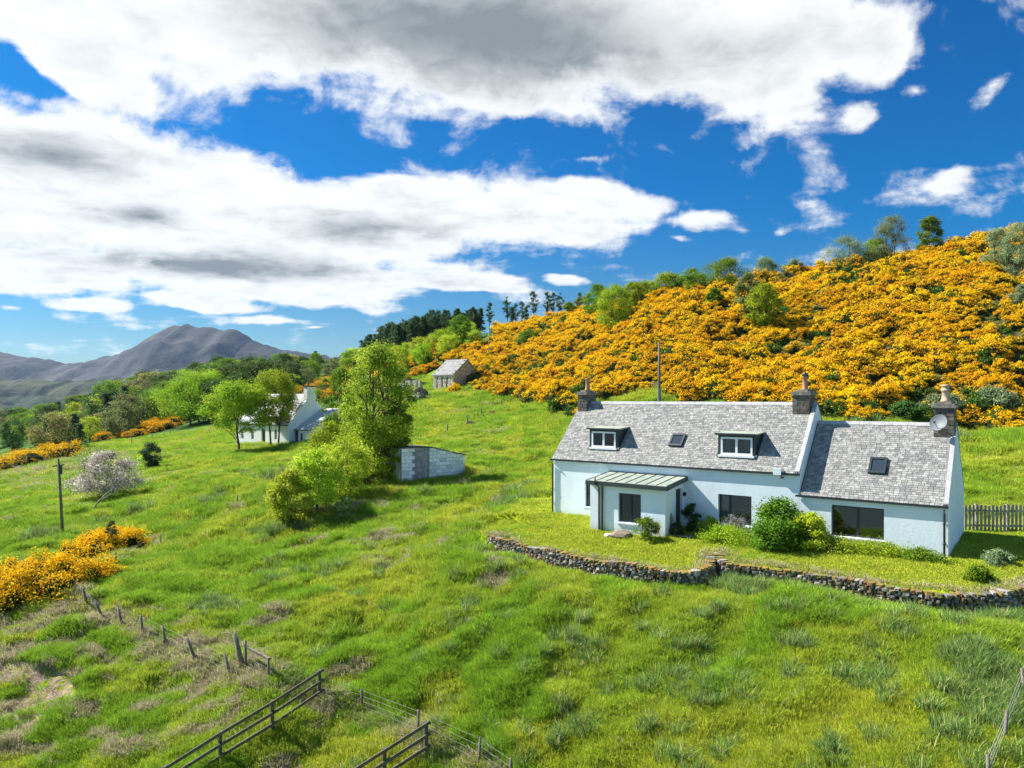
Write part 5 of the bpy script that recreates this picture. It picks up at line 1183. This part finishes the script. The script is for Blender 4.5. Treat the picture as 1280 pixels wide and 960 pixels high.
def wood():
    n = 0; tries = 0
    while n < 262 and tries < 12000:
        tries += 1; px = r.uniform(-30, 478); d = math.exp(r.uniform(math.log(112), math.log(420))); x, y, z = gz_at(px, d); py = HY - F * (z - CZ) / d
        low = np.interp(px, [-30, 60, 110, 130, 200, 260, 300, 350, 400, 440, 480], [566, 564, 562, 552, 530, 530, 520, 508, 478, 470, 466])
        if py > low: continue
        if px < 120 and r.random() < .1: continue
        if any((x - a_) ** 2 + (y - b_) ** 2 < (3.2 + d * .010) ** 2 for a_, b_ in PLC): continue
        PLC.append((x, y)); nz = vnoise(x / 30 + 5, y / 30, 3) + r.uniform(-.25, .25)
        k = 'dark' if nz < .25 else 'mid' if nz < .42 else 'fresh' if nz < .55 else 'olive' if nz < .75 else 'bronze' if nz < .9 else 'lime'
        if r.random() < .05: k = 'fir'
        hm = r.uniform(6.5, 10.5) * (1.15 if 130 < px < 330 else .75 if px < 120 else .9)
        g = 'in the left wood' if 130 < px < 480 else 'in the scattered valley trees at the left edge'
        zn = ('at the far left edge of the valley' if px < 60 else 'above the far left gorse strip' if px < 130 else 'above the gorse on the brow' if px < 210 else 'left of the white cottage' if px < 290 else 'behind the white cottage' if px < 390 else 'below the conifer belt')
        dp = 'in the front row' if d < 170 else 'in mid wood' if d < 270 else 'at the wood top'
        put(k, px, d, hm * F / d, ('small ' if hm < 7.2 else 'tall ' if hm > 9.8 else '') + NM[k].replace('broadleaf ', '') + ' ' + dp + ' ' + zn, 'trees ' + g, r.uniform(.9, 1.25)); n += 1
PLC = []
wood()
# far woodland in the valley, beyond counting
def far_wood():
    n = 2600; u = rng.uniform(-1.2, .2, n); Y = np.exp(rng.uniform(math.log(420), math.log(1900), n)); X = u * Y; Z = ground(X, Y)
    k = fbm(X / 130, Y / 190, 4, 5) + rng.uniform(-.05, .05, n) > .47; X, Y, Z = X[k], Y[k], Z[k]; n = len(X)
    co = source_collection('far_trees', [LIB[q_][0][1] for q_ in ('mid', 'dark', 'olive', 'fresh', 'fir', 'bronze')])
    idx = rng.integers(0, 6, n); s = rng.uniform(.8, 1.4, n) * np.clip(Y / 700, 1, 1.6)
    o = scatter('far_woodland', np.stack([X, Y, Z - .5], -1), np.stack([X * 0, X * 0, rng.uniform(0, 6.28, n)], -1), np.stack([s * 1.1, s * 1.1, s], -1), idx, co); o['label'] = 'far woodland filling the valley below the mountains'
far_wood()
def tiny_house():
    x, y, z = gz_at(58, 330); root = empty('farmhouse', (x, y, z), 'tiny pale farmhouse among trees far down the valley', 'house', rz=.4)
    MB().box((0, 0, 2.), (11, 6, 5)).build('wall', M['white'], root); MB().prism([(-5.8, -3.4, 4.3), (5.8, -3.4, 4.3), (5.8, 0, 7.2), (-5.8, 0, 7.2)], (0, 0, .1), col=(.4, .4, .42)).prism([(-5.8, 3.4, 4.3), (5.8, 3.4, 4.3), (5.8, 0, 7.2), (-5.8, 0, 7.2)], (0, 0, .1), col=(.4, .4, .42)).build('roof', M['slate'], root)
tiny_house(); put('fir', 70, 300, 22, 'lone dark fir beside the tiny valley farmhouse', None)

# ------------------------------------------------------------------ garden plants by the cottage
def loc_w(t, b, dz=0):
    p = HL + ax * t + bx * b; return (p[0], p[1], gz(p[0], p[1]) + dz)
def plant(name, label, t, b, H, W_, pal, leaf=.07, per=200, ncl=18, shape='dome', cat='shrub', stems=4, cb=0, cr=.32, seed=1, fuzz=.3, sy=1.):
    ms = tree_meshes(name, seed, H, W_ / 2, cb=cb, shape=shape, ncl=ncl, per=per, leaf=leaf, pal=pal, cr=cr, stems=stems, tr=.04, fuzz=fuzz); o = tree(name, label, loc_w(t, b), ms, cat, rz=RZ); o.scale = (1, sy, 1); return o
PAL['laurel'] = [(.07, .16, .012), (.11, .22, .015), (.045, .11, .01), (.16, .28, .02)]; PAL['lilac'] = [(.30, .27, .36), (.40, .36, .42), (.10, .17, .04), (.22, .22, .16)]
PAL['deep'] = [(.03, .06, .015), (.045, .09, .02), (.02, .04, .012)]
plant('garden_shrub', 'large glossy round shrub against the wall between the two big windows', 12.45, -1.0, 1.95, 2.8, 'laurel', .12, 260, 34, seed=501, cat='shrub')
plant('garden_shrub', 'bright yellow-green shrub right of the large glossy one', 13.75, -1.05, 1.55, 1.7, 'lime', .11, 220, 24, 'oval', seed=502)
plant('garden_shrub', 'dark spindly shrub in the shadow right of the porch door', 8.35, -.75, 1.45, 1.0, 'deep', .08, 130, 20, 'fan', seed=503)
plant('flowering_plant', 'lilac tinted flowering clump under the curtained window', 10.35, -.6, 1.05, 1.5, 'lilac', .06, 140, 20, seed=504, cat='plant', sy=.6)
plant('garden_shrub', 'leafy green clump before the porch corner', 7.0, -2.75, 1.1, 1.3, 'mid', .08, 150, 18, 'oval', seed=505)
plant('garden_shrub', 'dark low shrub at the porch side under the leaning sticks', 7.95, -1.55, .65, .9, 'dark', .07, 150, 12, seed=506)
plant('garden_plant', 'tall fresh weeds left of the curtained window', 9.1, -.7, .95, 1.2, 'fresh', .08, 140, 14, 'oval', seed=507, cat='plant', sy=.7)
plant('garden_plant', 'strip of fresh weeds below the lilac flowering clump', 10.4, -1.7, .75, 3.0, 'fresh', .08, 180, 26, seed=508, cat='plant', sy=.45)
plant('garden_plant', 'low leafy weeds beneath the bright yellow-green shrub', 14.6, -1.1, .6, 2.4, 'lime', .08, 170, 22, seed=509, cat='plant', sy=.55)
plant('garden_plant', 'low ground cover under the wide window of the lower wing', 16.1, -.65, .42, 2.6, 'fresh', .08, 180, 26, seed=510, cat='plant', sy=.45)
plant('garden_plant', 'low nettles at the right corner of the lower wing', 17.9, -.7, .4, 1.8, 'mid', .08, 160, 16, seed=511, cat='plant', sy=.6)
for i, (px, py, h, w, pal, lab) in enumerate([(1225, 735, .55, 1.0, 'mid', 'low leafy clump on the lawn edge nearer the wall, right side'), (1250, 722, .55, 1.1, 'sage', 'rounded pale clump behind it at the lawn edge, right side')]):
    x, y = on_z(px, py, -.5); ms = tree_meshes('garden_shrub', 520 + i, h, w / 2, cb=0, shape='dome', ncl=16, per=170, leaf=.07, pal=pal, cr=.34, stems=3, tr=.03); tree('garden_shrub', lab, (x, y, gz(x, y)), ms, 'shrub')
tw = MB(); lx, ly, lz = loc_w(7.75, -1.6)
for k in range(4): tw.tube([(k * .07, -.1 * k, 0), (-.1 + k * .05, .1, .9), (-.22 + k * .03 , .35, 1.75 - .1 * k)], [.018, .015, .008], 5)
o = tw.build('leaning_sticks', M['bark'], None, True); o.location = (lx, ly, lz - .1); tag(o, 'bundle of thin bare sticks leaning on the porch side wall', 'sticks')
sl = MB(); rr_ = random.Random(2); lx, ly, lz = loc_w(8.25, -1.45); rock(sl, (0, 0, 0), (1.0, .8, .12), RZ, rr_, (.33, .30, .26)); o = sl.build('doorstep', M['stone']); o.location = (lx, ly, lz + .02); tag(o, 'flat stone slab on the grass by the porch door', 'slab')
for i, (t, b, s_, c, lab) in enumerate([(5.7, -2.75, .8, (.26, .20, .15), 'mossy brown boulder under the porch window'), (5.2, -3.0, .45, (.55, .53, .48), 'small pale flat stone by the mossy boulder')]):
    x, y, z = loc_w(t, b); import bmesh
    bm = bmesh.new(); bmesh.ops.create_icosphere(bm, subdivisions=2, radius=s_ / 2)
    for v in bm.verts: v.co = Vector((v.co.x * 1.3, v.co.y, v.co.z * .6)) * rr_.uniform(.85, 1.1)
    me = bpy.data.meshes.new('boulder'); bm.to_mesh(me); bm.free(); me.materials.append(plain('rock%d' % i, c, .9, .35, 6, bump=.6)); o = link('boulder', me); o.location = (x, y, z + .08); tag(o, lab, 'rock')

# ------------------------------------------------------------------ the air between here and the mountains
hz = MB().box((0, 3240, 150), (24400, 6600, 600)); q = NB('haze_air'); q.N.remove(q.b); pv = q.n('ShaderNodeVolumePrincipled')
pv.inputs['Color'].default_value = (.45, .68, 1, 1); pv.inputs['Density'].default_value = .000032; pv.inputs['Anisotropy'].default_value = .3
q.L.new(pv.outputs[0], q.out.inputs['Volume']); hzo = hz.build('haze', q.m); tag(hzo, 'thin blue air in front of the far hills', None, kind='stuff')
